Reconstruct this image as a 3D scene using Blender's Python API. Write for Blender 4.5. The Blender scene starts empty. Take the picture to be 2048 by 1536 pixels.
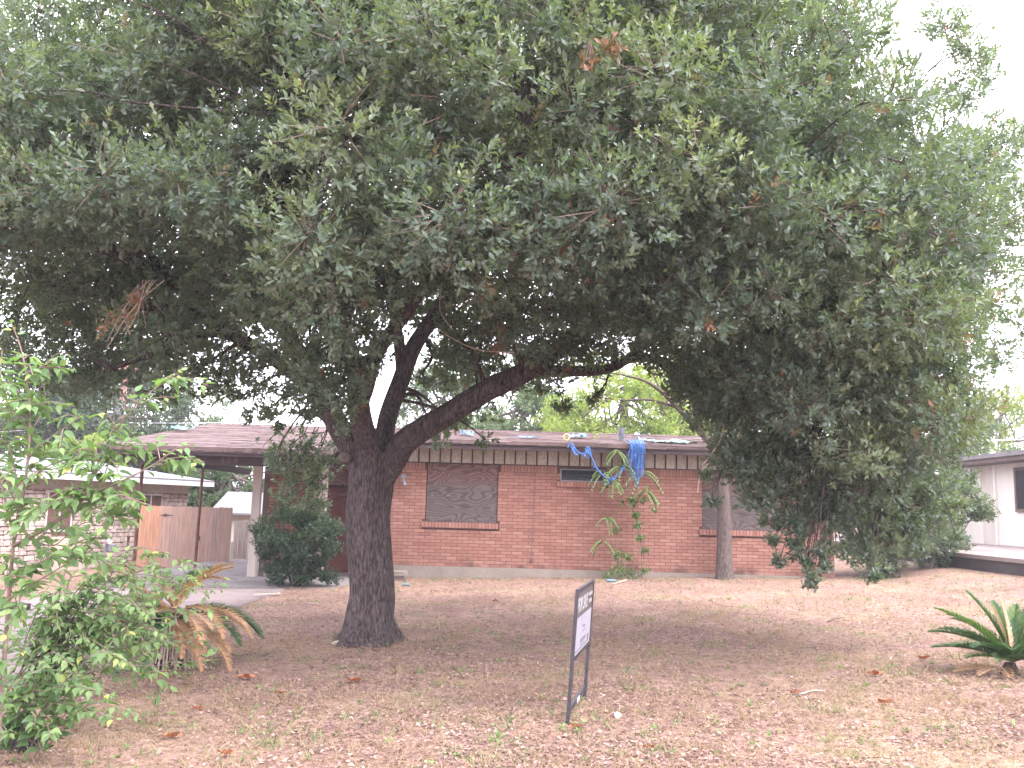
import bpy, math, random
import numpy as np
from mathutils import Matrix, Vector

sc = bpy.context.scene
col = sc.collection
random.seed(7)
rng = np.random.default_rng(11)

# ------------------------------------------------------------------ camera
CAM = np.array([0.0, 0.0, 1.65])
F = 1750.0 / 2048.0                      # focal length in picture widths
PITCH, ROLL = math.atan(250 / 1750), 0.028
RM = Matrix.Rotation(math.pi / 2 + PITCH, 3, 'X') @ Matrix.Rotation(ROLL, 3, 'Z')
cd = bpy.data.cameras.new('camera'); cam = bpy.data.objects.new('camera', cd); col.objects.link(cam)
cam.matrix_world = Matrix.Translation(Vector(CAM)) @ RM.to_4x4()
cd.sensor_width = 36; cd.lens = 36 * F; cd.clip_start = 0.05; cd.clip_end = 3000
sc.camera = cam

# ------------------------------------------------------------------ sky, sun, exposure
SUN_EL, SUN_AZ = math.radians(56), math.radians(128)     # azimuth from +Y towards +X
w = bpy.data.worlds.new('World'); sc.world = w; w.use_nodes = True
nt = w.node_tree; nt.nodes.clear()
sky = nt.nodes.new('ShaderNodeTexSky'); sky.sky_type = 'NISHITA'; sky.sun_disc = False
sky.sun_elevation = SUN_EL; sky.sun_rotation = SUN_AZ; sky.air_density = 1.0; sky.dust_density = 3.0
hs = nt.nodes.new('ShaderNodeHueSaturation'); hs.inputs['Saturation'].default_value = 0.10
mx = nt.nodes.new('ShaderNodeMix'); mx.data_type = 'RGBA'; mx.inputs['Factor'].default_value = 0.65
mx.inputs[7].default_value = (9.0, 8.75, 10.2, 1)          # even cloud layer
bg = nt.nodes.new('ShaderNodeBackground'); bg.inputs['Strength'].default_value = 0.12
wo = nt.nodes.new('ShaderNodeOutputWorld')
nt.links.new(sky.outputs[0], hs.inputs['Color']); nt.links.new(hs.outputs[0], mx.inputs[6])
nt.links.new(mx.outputs[2], bg.inputs['Color']); nt.links.new(bg.outputs[0], wo.inputs['Surface'])
sd = bpy.data.lights.new('sun', 'SUN'); sd.energy = 0.9; sd.angle = math.radians(60); sd.color = (1, 0.96, 0.92)
so = bpy.data.objects.new('sun', sd); col.objects.link(so)
sv = Vector((math.sin(SUN_AZ) * math.cos(SUN_EL), math.cos(SUN_AZ) * math.cos(SUN_EL), math.sin(SUN_EL)))
so.rotation_euler = sv.to_track_quat('Z', 'Y').to_euler()
sc.view_settings.view_transform = 'Standard'; sc.view_settings.look = 'None'
sc.view_settings.gamma = 1.0; sc.view_settings.exposure = 2.62; sc.view_settings.use_curve_mapping = False
sc.cycles.max_bounces = 7; sc.cycles.transparent_max_bounces = 8

# ------------------------------------------------------------------ helpers
def nz(x, y, s, k=0):
    """smooth pseudo noise in -1..1"""
    r = np.random.default_rng(100 + k); v = 0
    for i in range(6):
        a, b, c = r.uniform(-1, 1), r.uniform(-1, 1), r.uniform(0, 6.28)
        v = v + np.sin((x * a * 2.2 + y * b * 2.2) / s * 3.0 + c)
    return v / 4.0
def smooth(t): t = np.clip(t, 0, 1); return t * t * (3 - 2 * t)
def tz(x, y):
    """height of the ground"""
    x = np.asarray(x, float); y = np.asarray(y, float)
    return (0.029 * (np.clip(x, -12, 12) + 2.6) + 0.2 * smooth((x - 8) / 3) * smooth((y - 12) / 6)
            + 0.012 * nz(x, y, 3.1, 1) + 0.008 * nz(x, y, 1.0, 2))
RN = np.array(RM)
def ray(px, py):
    d = RN @ np.array([(px - 1024) / 1750, -(py - 768) / 1750, -1.0]); return d
def P(px, py, Y):
    d = ray(px, py); return CAM + d * (Y / d[1])
def G(px, py):
    d = ray(px, py); z = 0.0
    for i in range(12):
        t = (z - CAM[2]) / d[2]; p = CAM + d * t; z = float(tz(p[0], p[1]))
    return np.array([p[0], p[1], z])
def proj(V):
    L = (np.asarray(V) - CAM) @ RN
    return 1024 - 1750 * L[..., 0] / L[..., 2], 768 + 1750 * L[..., 1] / L[..., 2]
def unit(v): return v / np.maximum(np.linalg.norm(v, axis=-1, keepdims=True), 1e-9)

ORG = {}
def org(o): return ORG.get(o.name, np.zeros(3)) if o else np.zeros(3)
def tag(o, label=None, cat=None, group=None, kind=None):
    if label: o['label'] = label
    if cat: o['category'] = cat
    if group: o['group'] = group
    if kind: o['kind'] = kind
    return o
def thing(name, loc, label, cat, group=None):
    o = bpy.data.objects.new(name, None); col.objects.link(o); o.location = loc; o.empty_display_size = 0.2
    ORG[o.name] = np.array(loc, float); return tag(o, label, cat, group)
def np_mesh(name, V, faces, mat, parent=None, tint=None, smooth_=False, origin=None, flat=False):
    """faces: list of int arrays (n,3) / (n,4)"""
    V = np.asarray(V, float); o0 = org(parent) if parent is not None else (np.zeros(3) if origin is None else np.array(origin, float))
    me = bpy.data.meshes.new(name); V = (V - o0).astype(np.float32)
    me.vertices.add(len(V)); me.vertices.foreach_set('co', V.ravel())
    faces = [np.asarray(f, np.int32) for f in faces if len(f)]
    nl = sum(f.size for f in faces); nf = sum(len(f) for f in faces)
    me.loops.add(nl); me.polygons.add(nf)
    me.loops.foreach_set('vertex_index', np.concatenate([f.ravel() for f in faces]))
    cnt = np.concatenate([np.full(len(f), f.shape[1], np.int32) for f in faces])
    me.polygons.foreach_set('loop_start', np.concatenate([[0], np.cumsum(cnt)[:-1]]).astype(np.int32))
    if flat: me.polygons.foreach_set('use_smooth', np.zeros(nf, bool))
    me.update(calc_edges=True)
    if tint is not None:
        a = me.attributes.new('tint', 'FLOAT', 'POINT'); a.data.foreach_set('value', np.asarray(tint, np.float32))
    me.materials.append(mat)
    o = bpy.data.objects.new(name, me); col.objects.link(o)
    if parent is not None: o.parent = parent
    else: o.location = o0
    ORG[o.name] = o0
    return o
def inst(name, me, pos, parent, rot=(0, 0, 0), scale=(1, 1, 1)):
    o = bpy.data.objects.new(name, me); col.objects.link(o); o.parent = parent
    o.location = np.asarray(pos, float) - org(parent); o.rotation_euler = rot; o.scale = scale
    ORG[o.name] = np.asarray(pos, float); return o

class MB:
    def __init__(s): s.V = []; s.T = []; s.Q = []; s.t = []; s.n = 0
    def add(s, V, Q=(), T=(), tint=0.5):
        V = np.asarray(V, float); 
        if len(Q): s.Q.append(np.asarray(Q, int) + s.n)
        if len(T): s.T.append(np.asarray(T, int) + s.n)
        s.V.append(V); s.t.append(np.full(len(V), tint) if np.isscalar(tint) else np.asarray(tint)); s.n += len(V); return s
    def box(s, lo, hi, tint=0.5, M=None, jit=0):
        lo = np.array(lo, float); hi = np.array(hi, float)
        V = np.array([[(lo, hi)[i][0], (lo, hi)[j][1], (lo, hi)[k][2]] for i in (0, 1) for j in (0, 1) for k in (0, 1)])
        if jit: V = V + rng.uniform(-jit, jit, V.shape)
        if M is not None: V = M(V)
        return s.add(V, [(0, 1, 3, 2), (4, 6, 7, 5), (0, 4, 5, 1), (2, 3, 7, 6), (0, 2, 6, 4), (1, 5, 7, 3)], tint=tint)
    def tube(s, pts, rad, seg=8, cap=True, tint=0.5, wob=0.0):
        pts = np.asarray(pts, float); n = len(pts); rad = np.broadcast_to(np.asarray(rad, float), (n,))
        T = unit(np.gradient(pts, axis=0)); ref = np.array([0.31, 0.93, 0.17])
        U = unit(np.cross(T, ref)); W = np.cross(T, U)
        a = np.linspace(0, 2 * math.pi, seg, endpoint=False)
        ring = np.cos(a)[None, :, None] * U[:, None] + np.sin(a)[None, :, None] * W[:, None]
        r = rad[:, None, None] * (1 + (wob * np.sin(a * 3 + 1.3)[None, :, None] + wob * np.sin(a * 2 + np.arange(n)[:, None] * .7)[..., None] if wob else 0))
        V = (pts[:, None] + ring * r).reshape(-1, 3)
        Q = [(i * seg + j, i * seg + (j + 1) % seg, (i + 1) * seg + (j + 1) % seg, (i + 1) * seg + j) for i in range(n - 1) for j in range(seg)]
        Tr = []
        if cap:
            V = np.vstack([V, pts[:1], pts[-1:]]); b = n * seg
            Tr = [(b, (j + 1) % seg, j) for j in range(seg)] + [(b + 1, (n - 1) * seg + j, (n - 1) * seg + (j + 1) % seg) for j in range(seg)]
        return s.add(V, Q, Tr, tint)
    def prism(s, poly, y0, y1, tint=0.5):
        """poly of (x,z) extruded along Y"""
        n = len(poly); V = [(x, y0, z) for x, z in poly] + [(x, y1, z) for x, z in poly]
        Q = [(i, (i + 1) % n, n + (i + 1) % n, n + i) for i in range(n)]
        T = [(0, i + 1, i) for i in range(1, n - 1)] + [(n, n + i, n + i + 1) for i in range(1, n - 1)]
        return s.add(V, Q, T, tint)
    def build(s, name, mat, parent=None, smooth_=False, origin=None):
        f = ([np.vstack(s.Q)] if s.Q else []) + ([np.vstack(s.T)] if s.T else [])
        return np_mesh(name, np.vstack(s.V), f, mat, parent, np.concatenate(s.t), smooth_, origin, flat=not smooth_)
def spline(pts, k=6):
    pts = np.asarray(pts, float); n = len(pts); out = []
    for i in range(n - 1):
        p0, p1, p2, p3 = pts[max(i - 1, 0)], pts[i], pts[i + 1], pts[min(i + 2, n - 1)]
        for t in np.linspace(0, 1, k, endpoint=False):
            out.append(0.5 * (2 * p1 + (p2 - p0) * t + (2 * p0 - 5 * p1 + 4 * p2 - p3) * t * t + (3 * p1 - p0 - 3 * p2 + p3) * t ** 3))
    out.append(pts[-1]); return np.array(out)

# ------------------------------------------------------------------ materials
def nodes(name):
    m = bpy.data.materials.new(name); m.use_nodes = True; t = m.node_tree; b = t.nodes['Principled BSDF']; return m, t, b
def ramp(t, stops):
    r = t.nodes.new('ShaderNodeValToRGB'); e = r.color_ramp.elements
    e[0].position, e[0].color = stops[0][0], (*stops[0][1], 1)
    e[1].position, e[1].color = stops[-1][0], (*stops[-1][1], 1)
    for p, c in stops[1:-1]: q = e.new(p); q.color = (*c, 1)
    return r
def pos_map(t, scale, world=False):
    m = t.nodes.new('ShaderNodeMapping'); m.inputs['Scale'].default_value = scale
    if world: g = t.nodes.new('ShaderNodeNewGeometry'); t.links.new(g.outputs['Position'], m.inputs['Vector'])
    else: g = t.nodes.new('ShaderNodeTexCoord'); t.links.new(g.outputs['Object'], m.inputs['Vector'])
    return m
def noise(t, m, scale, detail=4, rough=0.6, dist=0):
    n = t.nodes.new('ShaderNodeTexNoise'); n.inputs['Scale'].default_value = scale; n.inputs['Detail'].default_value = detail
    n.inputs['Roughness'].default_value = rough; n.inputs['Distortion'].default_value = dist
    t.links.new(m.outputs[0], n.inputs['Vector']); return n
def mix(t, a, b, f, mode='MIX'):
    n = t.nodes.new('ShaderNodeMix'); n.data_type = 'RGBA'; n.blend_type = mode
    for i, v in ((6, a), (7, b), (0, f)):
        if hasattr(v, 'is_output') or hasattr(v, 'links'): t.links.new(v, n.inputs[i])
        elif i == 0: n.inputs[0].default_value = v
        else: n.inputs[i].default_value = (*v, 1)
    return n.outputs[2]
def bump(t, b, h, s, d=0.02):
    n = t.nodes.new('ShaderNodeBump'); n.inputs['Strength'].default_value = s; n.inputs['Distance'].default_value = d
    t.links.new(h, n.inputs['Height']); t.links.new(n.outputs[0], b.inputs['Normal'])
def surf(name, stops, scale=6, stretch=(1, 1, 1), rough=0.85, bmp=0.3, detail=5, spec=0.25, tint=0.0, world=True, metal=0, dist=0, fine=None):
    """noise ramp material; tint: how strongly the piece's own tint attribute shifts its brightness"""
    m, t, b = nodes(name); mp = pos_map(t, stretch, world); n = noise(t, mp, scale, detail, 0.62, dist)
    r = ramp(t, stops); t.links.new(n.outputs[0], r.inputs[0]); c = r.outputs[0]
    if fine:
        n2 = noise(t, mp, fine, 3); r2 = ramp(t, [(0.3, (.72, .72, .72)), (0.7, (1.18, 1.18, 1.18))]); t.links.new(n2.outputs[0], r2.inputs[0])
        c = mix(t, c, r2.outputs[0], 1.0, 'MULTIPLY')
    if tint:
        a = t.nodes.new('ShaderNodeAttribute'); a.attribute_name = 'tint'
        r3 = ramp(t, [(0, (1 - tint,) * 3), (1, (1 + tint,) * 3)]); t.links.new(a.outputs['Fac'], r3.inputs[0])
        c = mix(t, c, r3.outputs[0], 1.0, 'MULTIPLY')
    t.links.new(c, b.inputs['Base Color']); b.inputs['Roughness'].default_value = rough
    b.inputs['Specular IOR Level'].default_value = spec; b.inputs['Metallic'].default_value = metal
    if bmp: bump(t, b, n.outputs[0], bmp)
    return m
def leaf_mat(name, stops, under=(0.16, 0.19, 0.12), rough=0.45, trans=0.3, spec=0.4, um=0.5):
    m, t, b = nodes(name)
    a = t.nodes.new('ShaderNodeAttribute'); a.attribute_name = 'tint'
    r = ramp(t, stops); t.links.new(a.outputs['Fac'], r.inputs[0])
    g = t.nodes.new('ShaderNodeNewGeometry')
    ml = t.nodes.new('ShaderNodeMath'); ml.operation = 'MULTIPLY'; ml.inputs[1].default_value = um
    t.links.new(g.outputs['Backfacing'], ml.inputs[0])
    c = mix(t, r.outputs[0], under, ml.outputs[0])
    t.links.new(c, b.inputs['Base Color']); b.inputs['Roughness'].default_value = rough; b.inputs['Specular IOR Level'].default_value = spec
    tr = t.nodes.new('ShaderNodeBsdfTranslucent'); c2 = mix(t, c, (1.1, 1.35, 0.5), 1.0, 'MULTIPLY'); t.links.new(c2, tr.inputs[0])
    ms = t.nodes.new('ShaderNodeMixShader'); ms.inputs[0].default_value = trans
    t.links.new(b.outputs[0], ms.inputs[1]); t.links.new(tr.outputs[0], ms.inputs[2])
    t.links.new(ms.outputs[0], t.nodes['Material Output'].inputs['Surface']); return m

M = {}
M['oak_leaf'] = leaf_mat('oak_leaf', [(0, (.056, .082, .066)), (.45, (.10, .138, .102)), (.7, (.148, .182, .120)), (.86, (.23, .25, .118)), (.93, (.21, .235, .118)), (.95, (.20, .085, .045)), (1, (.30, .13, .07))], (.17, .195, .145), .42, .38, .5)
M['sap_leaf'] = leaf_mat('sap_leaf', [(0, (.085, .145, .065)), (.5, (.14, .22, .095)), (.85, (.23, .31, .13)), (1, (.34, .34, .11))], (.18, .27, .14), .5, .4, .3)
M['shrub_leaf'] = leaf_mat('shrub_leaf', [(0, (.022, .044, .026)), (.6, (.042, .08, .04)), (1, (.11, .155, .06))], (.07, .10, .06), .35, .2, .5)
M['far_green'] = leaf_mat('far_green', [(0, (.05, .085, .045)), (1, (.13, .17, .085))], (.12, .15, .1), .7, .3, .2)
M['far_dark'] = leaf_mat('far_dark', [(0, (.028, .05, .03)), (1, (.075, .105, .055))], (.08, .10, .07), .7, .25, .2)
M['far_yellow'] = leaf_mat('far_yellow', [(0, (.13, .18, .05)), (.6, (.24, .29, .08)), (1, (.38, .38, .12))], (.26, .30, .12), .7, .45, .2)
M['weed'] = leaf_mat('weed', [(0, (.075, .125, .05)), (1, (.23, .29, .12))], (.14, .2, .08), .6, .3, .2)
M['dry_grass'] = leaf_mat('dry_grass', [(0, (.20, .14, .095)), (.6, (.32, .23, .155)), (.8, (.38, .29, .20)), (.86, (.17, .18, .09)), (1, (.20, .225, .11))], (.34, .26, .17), .8, .2, .15)
M['litter'] = leaf_mat('litter', [(0, (.09, .053, .048)), (.3, (.18, .108, .095)), (.65, (.29, .182, .158)), (.9, (.42, .29, .255)), (.96, (.52, .42, .37)), (1, (.33, .14, .07))], (.36, .245, .20), .75, .05, .25)
M['dead_leaf'] = surf('dead_leaf', [(.3, (.27, .10, .05)), (.7, (.45, .19, .09))], 30, rough=.7, bmp=.2)
M['sago'] = leaf_mat('sago', [(0, (.03, .07, .032)), (.7, (.06, .125, .048)), (1, (.17, .235, .06))], (.085, .14, .065), .55, .3, .3)
M['sago_dead'] = leaf_mat('sago_dead', [(0, (.25, .14, .08)), (.6, (.46, .27, .15)), (1, (.60, .43, .29))], (.45, .3, .18), .7, .2, .2)
M['sago_trunk'] = surf('sago_trunk', [(.35, (.03, .02, .02)), (.7, (.12, .08, .06))], 25, rough=.95, bmp=1)
M['bark'] = surf('bark', [(.36, (.024, .018, .018)), (.5, (.07, .053, .052)), (.66, (.13, .103, .10))], 46, (1, 1, .22), .95, 1.0, 6, .15, dist=.35, fine=7)
M['bark_grey'] = surf('bark_grey', [(.3, (.05, .038, .034)), (.7, (.16, .125, .112))], 30, (1, 1, .25), .95, .8, 6, .15)
M['twig'] = surf('twig', [(.3, (.10, .07, .055)), (.7, (.24, .18, .15))], 20, rough=.9, bmp=0)
M['wood_dead'] = surf('wood_dead', [(.3, (.30, .22, .18)), (.7, (.48, .38, .33))], 20, rough=.9, bmp=0)
def ground_mat():
    m, t, b = nodes('ground')
    mp = pos_map(t, (1, 1, 1), True)
    n1 = noise(t, mp, .55, 5, .65); n2 = noise(t, mp, 9, 6, .75, .6); n3 = noise(t, mp, 38, 4, .7); n4 = noise(t, mp, .9, 3)
    r1 = ramp(t, [(.32, (.185, .115, .094)), (.5, (.255, .165, .136)), (.68, (.30, .21, .15))]); t.links.new(n1.outputs[0], r1.inputs[0])
    r2 = ramp(t, [(.34, (.50, .47, .46)), (.5, (.95, .95, .95)), (.66, (1.35, 1.32, 1.25))]); t.links.new(n2.outputs[0], r2.inputs[0])
    r3 = ramp(t, [(.3, (.65, .62, .6)), (.7, (1.3, 1.3, 1.3))]); t.links.new(n3.outputs[0], r3.inputs[0])
    c = mix(t, r1.outputs[0], r2.outputs[0], 1, 'MULTIPLY'); c = mix(t, c, r3.outputs[0], 1, 'MULTIPLY')
    r4 = ramp(t, [(.55, (0, 0, 0)), (.75, (.6, .6, .6))]); t.links.new(n4.outputs[0], r4.inputs[0])
    c = mix(t, c, (.15, .165, .075), r4.outputs[0])
    t.links.new(c, b.inputs['Base Color']); b.inputs['Roughness'].default_value = .95; b.inputs['Specular IOR Level'].default_value = .1
    bump(t, b, n2.outputs[0], .7, .03); return m
M['ground'] = ground_mat()
def concrete(name, c0, c1, stain=(.09, .075, .07)):
    m, t, b = nodes(name); mp = pos_map(t, (1, 1, 1), True)
    n = noise(t, mp, 2.2, 7, .65); n2 = noise(t, mp, 55, 3); n3 = noise(t, mp, .8, 4, .6, .4)
    r = ramp(t, [(.3, c0), (.7, c1)]); t.links.new(n.outputs[0], r.inputs[0])
    r2 = ramp(t, [(.3, (.82, .82, .82)), (.7, (1.1, 1.1, 1.1))]); t.links.new(n2.outputs[0], r2.inputs[0])
    c = mix(t, r.outputs[0], r2.outputs[0], 1, 'MULTIPLY')
    r3 = ramp(t, [(.56, (0, 0, 0)), (.72, (.5, .5, .5))]); t.links.new(n3.outputs[0], r3.inputs[0])
    c = mix(t, c, stain, r3.outputs[0])
    t.links.new(c, b.inputs['Base Color']); b.inputs['Roughness'].default_value = .85; b.inputs['Specular IOR Level'].default_value = .25
    bump(t, b, n2.outputs[0], .2, .005); return m
M['concrete'] = concrete('concrete', (.20, .175, .175), (.28, .25, .25))
M['drive'] = concrete('drive', (.20, .155, .145), (.28, .225, .21))
M['footing'] = concrete('footing', (.20, .165, .14), (.27, .225, .195))
M['dark_concrete'] = concrete('dark_concrete', (.055, .046, .05), (.085, .07, .072))
def brick_mat():
    m, t, b = nodes('brick_face'); mp = pos_map(t, (1, 1, 1), True)
    a = t.nodes.new('ShaderNodeAttribute'); a.attribute_name = 'tint'
    r = ramp(t, [(0, (.215, .10, .078)), (.5, (.285, .143, .113)), (1, (.35, .195, .158))]); t.links.new(a.outputs['Fac'], r.inputs[0])
    n = noise(t, mp, 60, 4, .7); r2 = ramp(t, [(.3, (.78, .76, .75)), (.7, (1.15, 1.15, 1.15))]); t.links.new(n.outputs[0], r2.inputs[0])
    c = mix(t, r.outputs[0], r2.outputs[0], 1, 'MULTIPLY')
    # grime patches low on the wall, with their own outline
    n3 = noise(t, mp, 1.6, 5, .65, .5); sx = t.nodes.new('ShaderNodeSeparateXYZ'); g = t.nodes.new('ShaderNodeNewGeometry'); t.links.new(g.outputs['Position'], sx.inputs[0])
    mr = t.nodes.new('ShaderNodeMapRange'); mr.inputs[1].default_value = .3; mr.inputs[2].default_value = .85; mr.inputs[3].default_value = .22; mr.inputs[4].default_value = -.25
    t.links.new(sx.outputs['Z'], mr.inputs[0]); ad = t.nodes.new('ShaderNodeMath'); t.links.new(mr.outputs[0], ad.inputs[0]); t.links.new(n3.outputs[0], ad.inputs[1])
    r3 = ramp(t, [(.62, (0, 0, 0)), (.82, (.75, .75, .75))]); t.links.new(ad.outputs[0], r3.inputs[0])
    c = mix(t, c, (.07, .045, .04), r3.outputs[0])
    t.links.new(c, b.inputs['Base Color']); b.inputs['Roughness'].default_value = .9; b.inputs['Specular IOR Level'].default_value = .15
    bump(t, b, n.outputs[0], .4, .004); return m
M['brick'] = brick_mat()
M['mortar'] = surf('mortar', [(.3, (.07, .036, .031)), (.7, (.11, .058, .05))], 20, rough=.95, bmp=.2)
M['stone'] = surf('stone', [(.3, (.40, .30, .265)), (.5, (.52, .42, .375)), (.75, (.60, .51, .47))], 5, rough=.9, bmp=.2, tint=.28, fine=40)
M['stone_joint'] = surf('stone_joint', [(.3, (.10, .055, .045)), (.7, (.19, .11, .09))], 12, rough=.95, bmp=.3)
def ply_mat():
    m, t, b = nodes('plywood'); mp = pos_map(t, (1, 1, 1))
    n = noise(t, mp, 1.6, 3, .5, .3)
    st = pos_map(t, (.55, 1, 1.9)); n0 = noise(t, st, 1.15, 2, .45, .25)
    ml = t.nodes.new('ShaderNodeMath'); ml.operation = 'MULTIPLY'; ml.inputs[1].default_value = 22.0; t.links.new(n0.outputs[0], ml.inputs[0])
    fr = t.nodes.new('ShaderNodeMath'); fr.operation = 'PINGPONG'; fr.inputs[1].default_value = .5; t.links.new(ml.outputs[0], fr.inputs[0])
    r = ramp(t, [(.0, (.062, .046, .046)), (.13, (.08, .062, .061)), (.26, (.105, .085, .083)), (.5, (.125, .103, .10))]); t.links.new(fr.outputs[0], r.inputs[0])
    st2 = pos_map(t, (3, 1, 90)); n2 = noise(t, st2, 3, 3)
    r2 = ramp(t, [(.3, (.82, .8, .8)), (.7, (1.15, 1.13, 1.12))]); t.links.new(n2.outputs[0], r2.inputs[0])
    c = mix(t, r.outputs[0], r2.outputs[0], 1, 'MULTIPLY')
    sx = t.nodes.new('ShaderNodeSeparateXYZ'); tc = t.nodes.new('ShaderNodeTexCoord'); t.links.new(tc.outputs['Object'], sx.inputs[0])
    ad = t.nodes.new('ShaderNodeMath'); ad.operation = 'MULTIPLY_ADD'; ad.inputs[1].default_value = .35; t.links.new(n.outputs[0], ad.inputs[0]); t.links.new(sx.outputs['Z'], ad.inputs[2])
    r3 = ramp(t, [(.85, (0, 0, 0)), (1.0, (.75, .75, .75))]); r3.color_ramp.elements[0].position = .62; t.links.new(ad.outputs[0], r3.inputs[0])
    c = mix(t, c, mix(t, c, (1.6, 1.08, .95), 1.0, 'MULTIPLY'), r3.outputs[0])       # less weathered, redder wood at the sheltered top
    t.links.new(c, b.inputs['Base Color']); b.inputs['Roughness'].default_value = .85; b.inputs['Specular IOR Level'].default_value = .2
    bump(t, b, fr.outputs[0], .25, .003); return m
M['plywood'] = ply_mat()
M['cream'] = surf('cream', [(.3, (.36, .315, .255)), (.7, (.48, .43, .365))], 3, (1, 1, .5), .8, .1, fine=30)
M['column_paint'] = surf('column_paint', [(.3, (.40, .335, .295)), (.7, (.49, .42, .375))], 3, (1, 1, .5), .8, .1)
M['brown_paint'] = surf('brown_paint', [(.3, (.030, .017, .019)), (.7, (.055, .033, .035))], 5, (.4, 1, 1), .65, .1, spec=.4)
M['soffit'] = surf('soffit', [(.3, (.10, .07, .06)), (.7, (.15, .11, .1))], 5, rough=.8, bmp=.1)
M['maroon'] = surf('maroon', [(.3, (.12, .035, .028)), (.7, (.18, .06, .05))], 5, rough=.6, bmp=.1)
def shingle_mat(name, c0, c1, c2):
    m, t, b = nodes(name); mp = pos_map(t, (1, 1, 1), True); n = noise(t, mp, 3.5, 6, .7); n2 = noise(t, mp, 70, 3)
    st = pos_map(t, (1.1, 7, 1), True); n3 = noise(t, st, 3.2, 2)
    r = ramp(t, [(.28, c0), (.5, c1), (.75, c2)]); t.links.new(n.outputs[0], r.inputs[0])
    r2 = ramp(t, [(.3, (.75, .75, .75)), (.7, (1.2, 1.2, 1.2))]); t.links.new(n2.outputs[0], r2.inputs[0])
    r3 = ramp(t, [(.35, (.8, .8, .8)), (.65, (1.15, 1.15, 1.15))]); t.links.new(n3.outputs[0], r3.inputs[0])
    c = mix(t, r.outputs[0], r2.outputs[0], 1, 'MULTIPLY'); c = mix(t, c, r3.outputs[0], 1, 'MULTIPLY')
    t.links.new(c, b.inputs['Base Color']); b.inputs['Roughness'].default_value = .9; b.inputs['Specular IOR Level'].default_value = .35
    bump(t, b, n2.outputs[0], .3, .004); return m
M['shingle'] = shingle_mat('shingle', (.095, .062, .06), (.14, .095, .09), (.195, .145, .14))
M['grey_roof'] = shingle_mat('grey_roof', (.13, .125, .14), (.165, .16, .175), (.20, .195, .215))
M['dark_roof'] = shingle_mat('dark_roof', (.10, .09, .095), (.16, .145, .15), (.22, .2, .2))
M['white_paint'] = surf('white_paint', [(.3, (.55, .53, .54)), (.7, (.65, .63, .64))], 4, rough=.6, bmp=.05)
M['siding'] = surf('siding', [(.3, (.56, .52, .47)), (.7, (.64, .60, .555))], 2, (1, 1, .4), .75, 0)
M['siding_dark'] = surf('siding_dark', [(.3, (.46, .41, .36)), (.7, (.55, .50, .45))], 2, (1, 1, .4), .75, 0)
M['tan_panel'] = surf('tan_panel', [(.3, (.50, .38, .32)), (.7, (.60, .48, .42))], 3, rough=.7, bmp=.1)
M['dark_metal'] = surf('dark_metal', [(.3, (.018, .015, .02)), (.7, (.04, .034, .042))], 20, rough=.5, bmp=.1, spec=.5)
M['rust_post'] = surf('rust_post', [(.3, (.07, .03, .025)), (.7, (.14, .065, .05))], 20, rough=.7, bmp=.2, spec=.3)
M['grey_metal'] = surf('grey_metal', [(.3, (.16, .16, .185)), (.7, (.24, .24, .27))], 12, rough=.5, bmp=.1, spec=.5, metal=.3)
M['vent_grey'] = surf('vent_grey', [(.3, (.09, .09, .115)), (.7, (.15, .15, .18))], 12, rough=.6, bmp=.1)
M['black_void'] = surf('black_void', [(.3, (.008, .008, .01)), (.7, (.015, .014, .018))], 5, rough=.9, bmp=0)
def glass_mat():
    m, t, b = nodes('glass'); b.inputs['Base Color'].default_value = (.03, .05, .055, 1); b.inputs['Roughness'].default_value = .15; b.inputs['Specular IOR Level'].default_value = .25
    n = noise(t, pos_map(t, (1, 1, 1), True), 2.0); bump(t, b, n.outputs[0], .05); return m
M['glass'] = glass_mat()
M['slat'] = surf('slat', [(.3, (.012, .012, .018)), (.7, (.03, .03, .04))], 5, rough=.35, bmp=0, spec=.3)
M['curtain'] = surf('curtain', [(.3, (.20, .27, .24)), (.7, (.30, .37, .33))], 3, (8, 8, .4), .9, .1)
def plank_mat():
    m, t, b = nodes('fence_plank'); mp = pos_map(t, (14, 14, .7), True); n = noise(t, mp, 2.2, 6, .65, .3)
    a = t.nodes.new('ShaderNodeAttribute'); a.attribute_name = 'tint'
    r = ramp(t, [(0, (.31, .225, .195)), (.5, (.37, .24, .19)), (1, (.42, .225, .145))]); t.links.new(a.outputs['Fac'], r.inputs[0])
    r2 = ramp(t, [(.3, (.62, .6, .64)), (.55, (1, 1, 1)), (.75, (1.3, 1.3, 1.3))]); t.links.new(n.outputs[0], r2.inputs[0])
    c = mix(t, r.outputs[0], r2.outputs[0], 1, 'MULTIPLY'); t.links.new(c, b.inputs['Base Color']); b.inputs['Roughness'].default_value = .85
    b.inputs['Specular IOR Level'].default_value = .2; bump(t, b, n.outputs[0], .1, .002); return m
M['plank'] = plank_mat()
M['old_plank'] = surf('old_plank', [(.3, (.30, .25, .22)), (.7, (.48, .42, .37))], 3, (10, 10, .6), .9, .2, tint=.2)
M['tarp_blue'] = leaf_mat('tarp_blue', [(0, (.03, .09, .34)), (.6, (.05, .16, .50)), (1, (.20, .36, .62))], (.05, .16, .46), .45, .2, .4)
M['tarp_teal'] = leaf_mat('tarp_teal', [(0, (.08, .21, .22)), (.5, (.15, .25, .29)), (1, (.30, .34, .40))], (.15, .24, .28), .4, .2, .5)
M['plastic_white'] = surf('plastic_white', [(.3, (.68, .66, .68)), (.7, (.80, .78, .80))], 9, rough=.5, bmp=.2)
M['sign_dark'] = surf('sign_dark', [(.3, (.085, .07, .072)), (.7, (.105, .088, .09))], 6, rough=.55, bmp=0)
M['sign_white'] = surf('sign_white', [(.3, (.27, .255, .30)), (.7, (.30, .285, .335))], 2, rough=.5, bmp=0)
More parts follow.
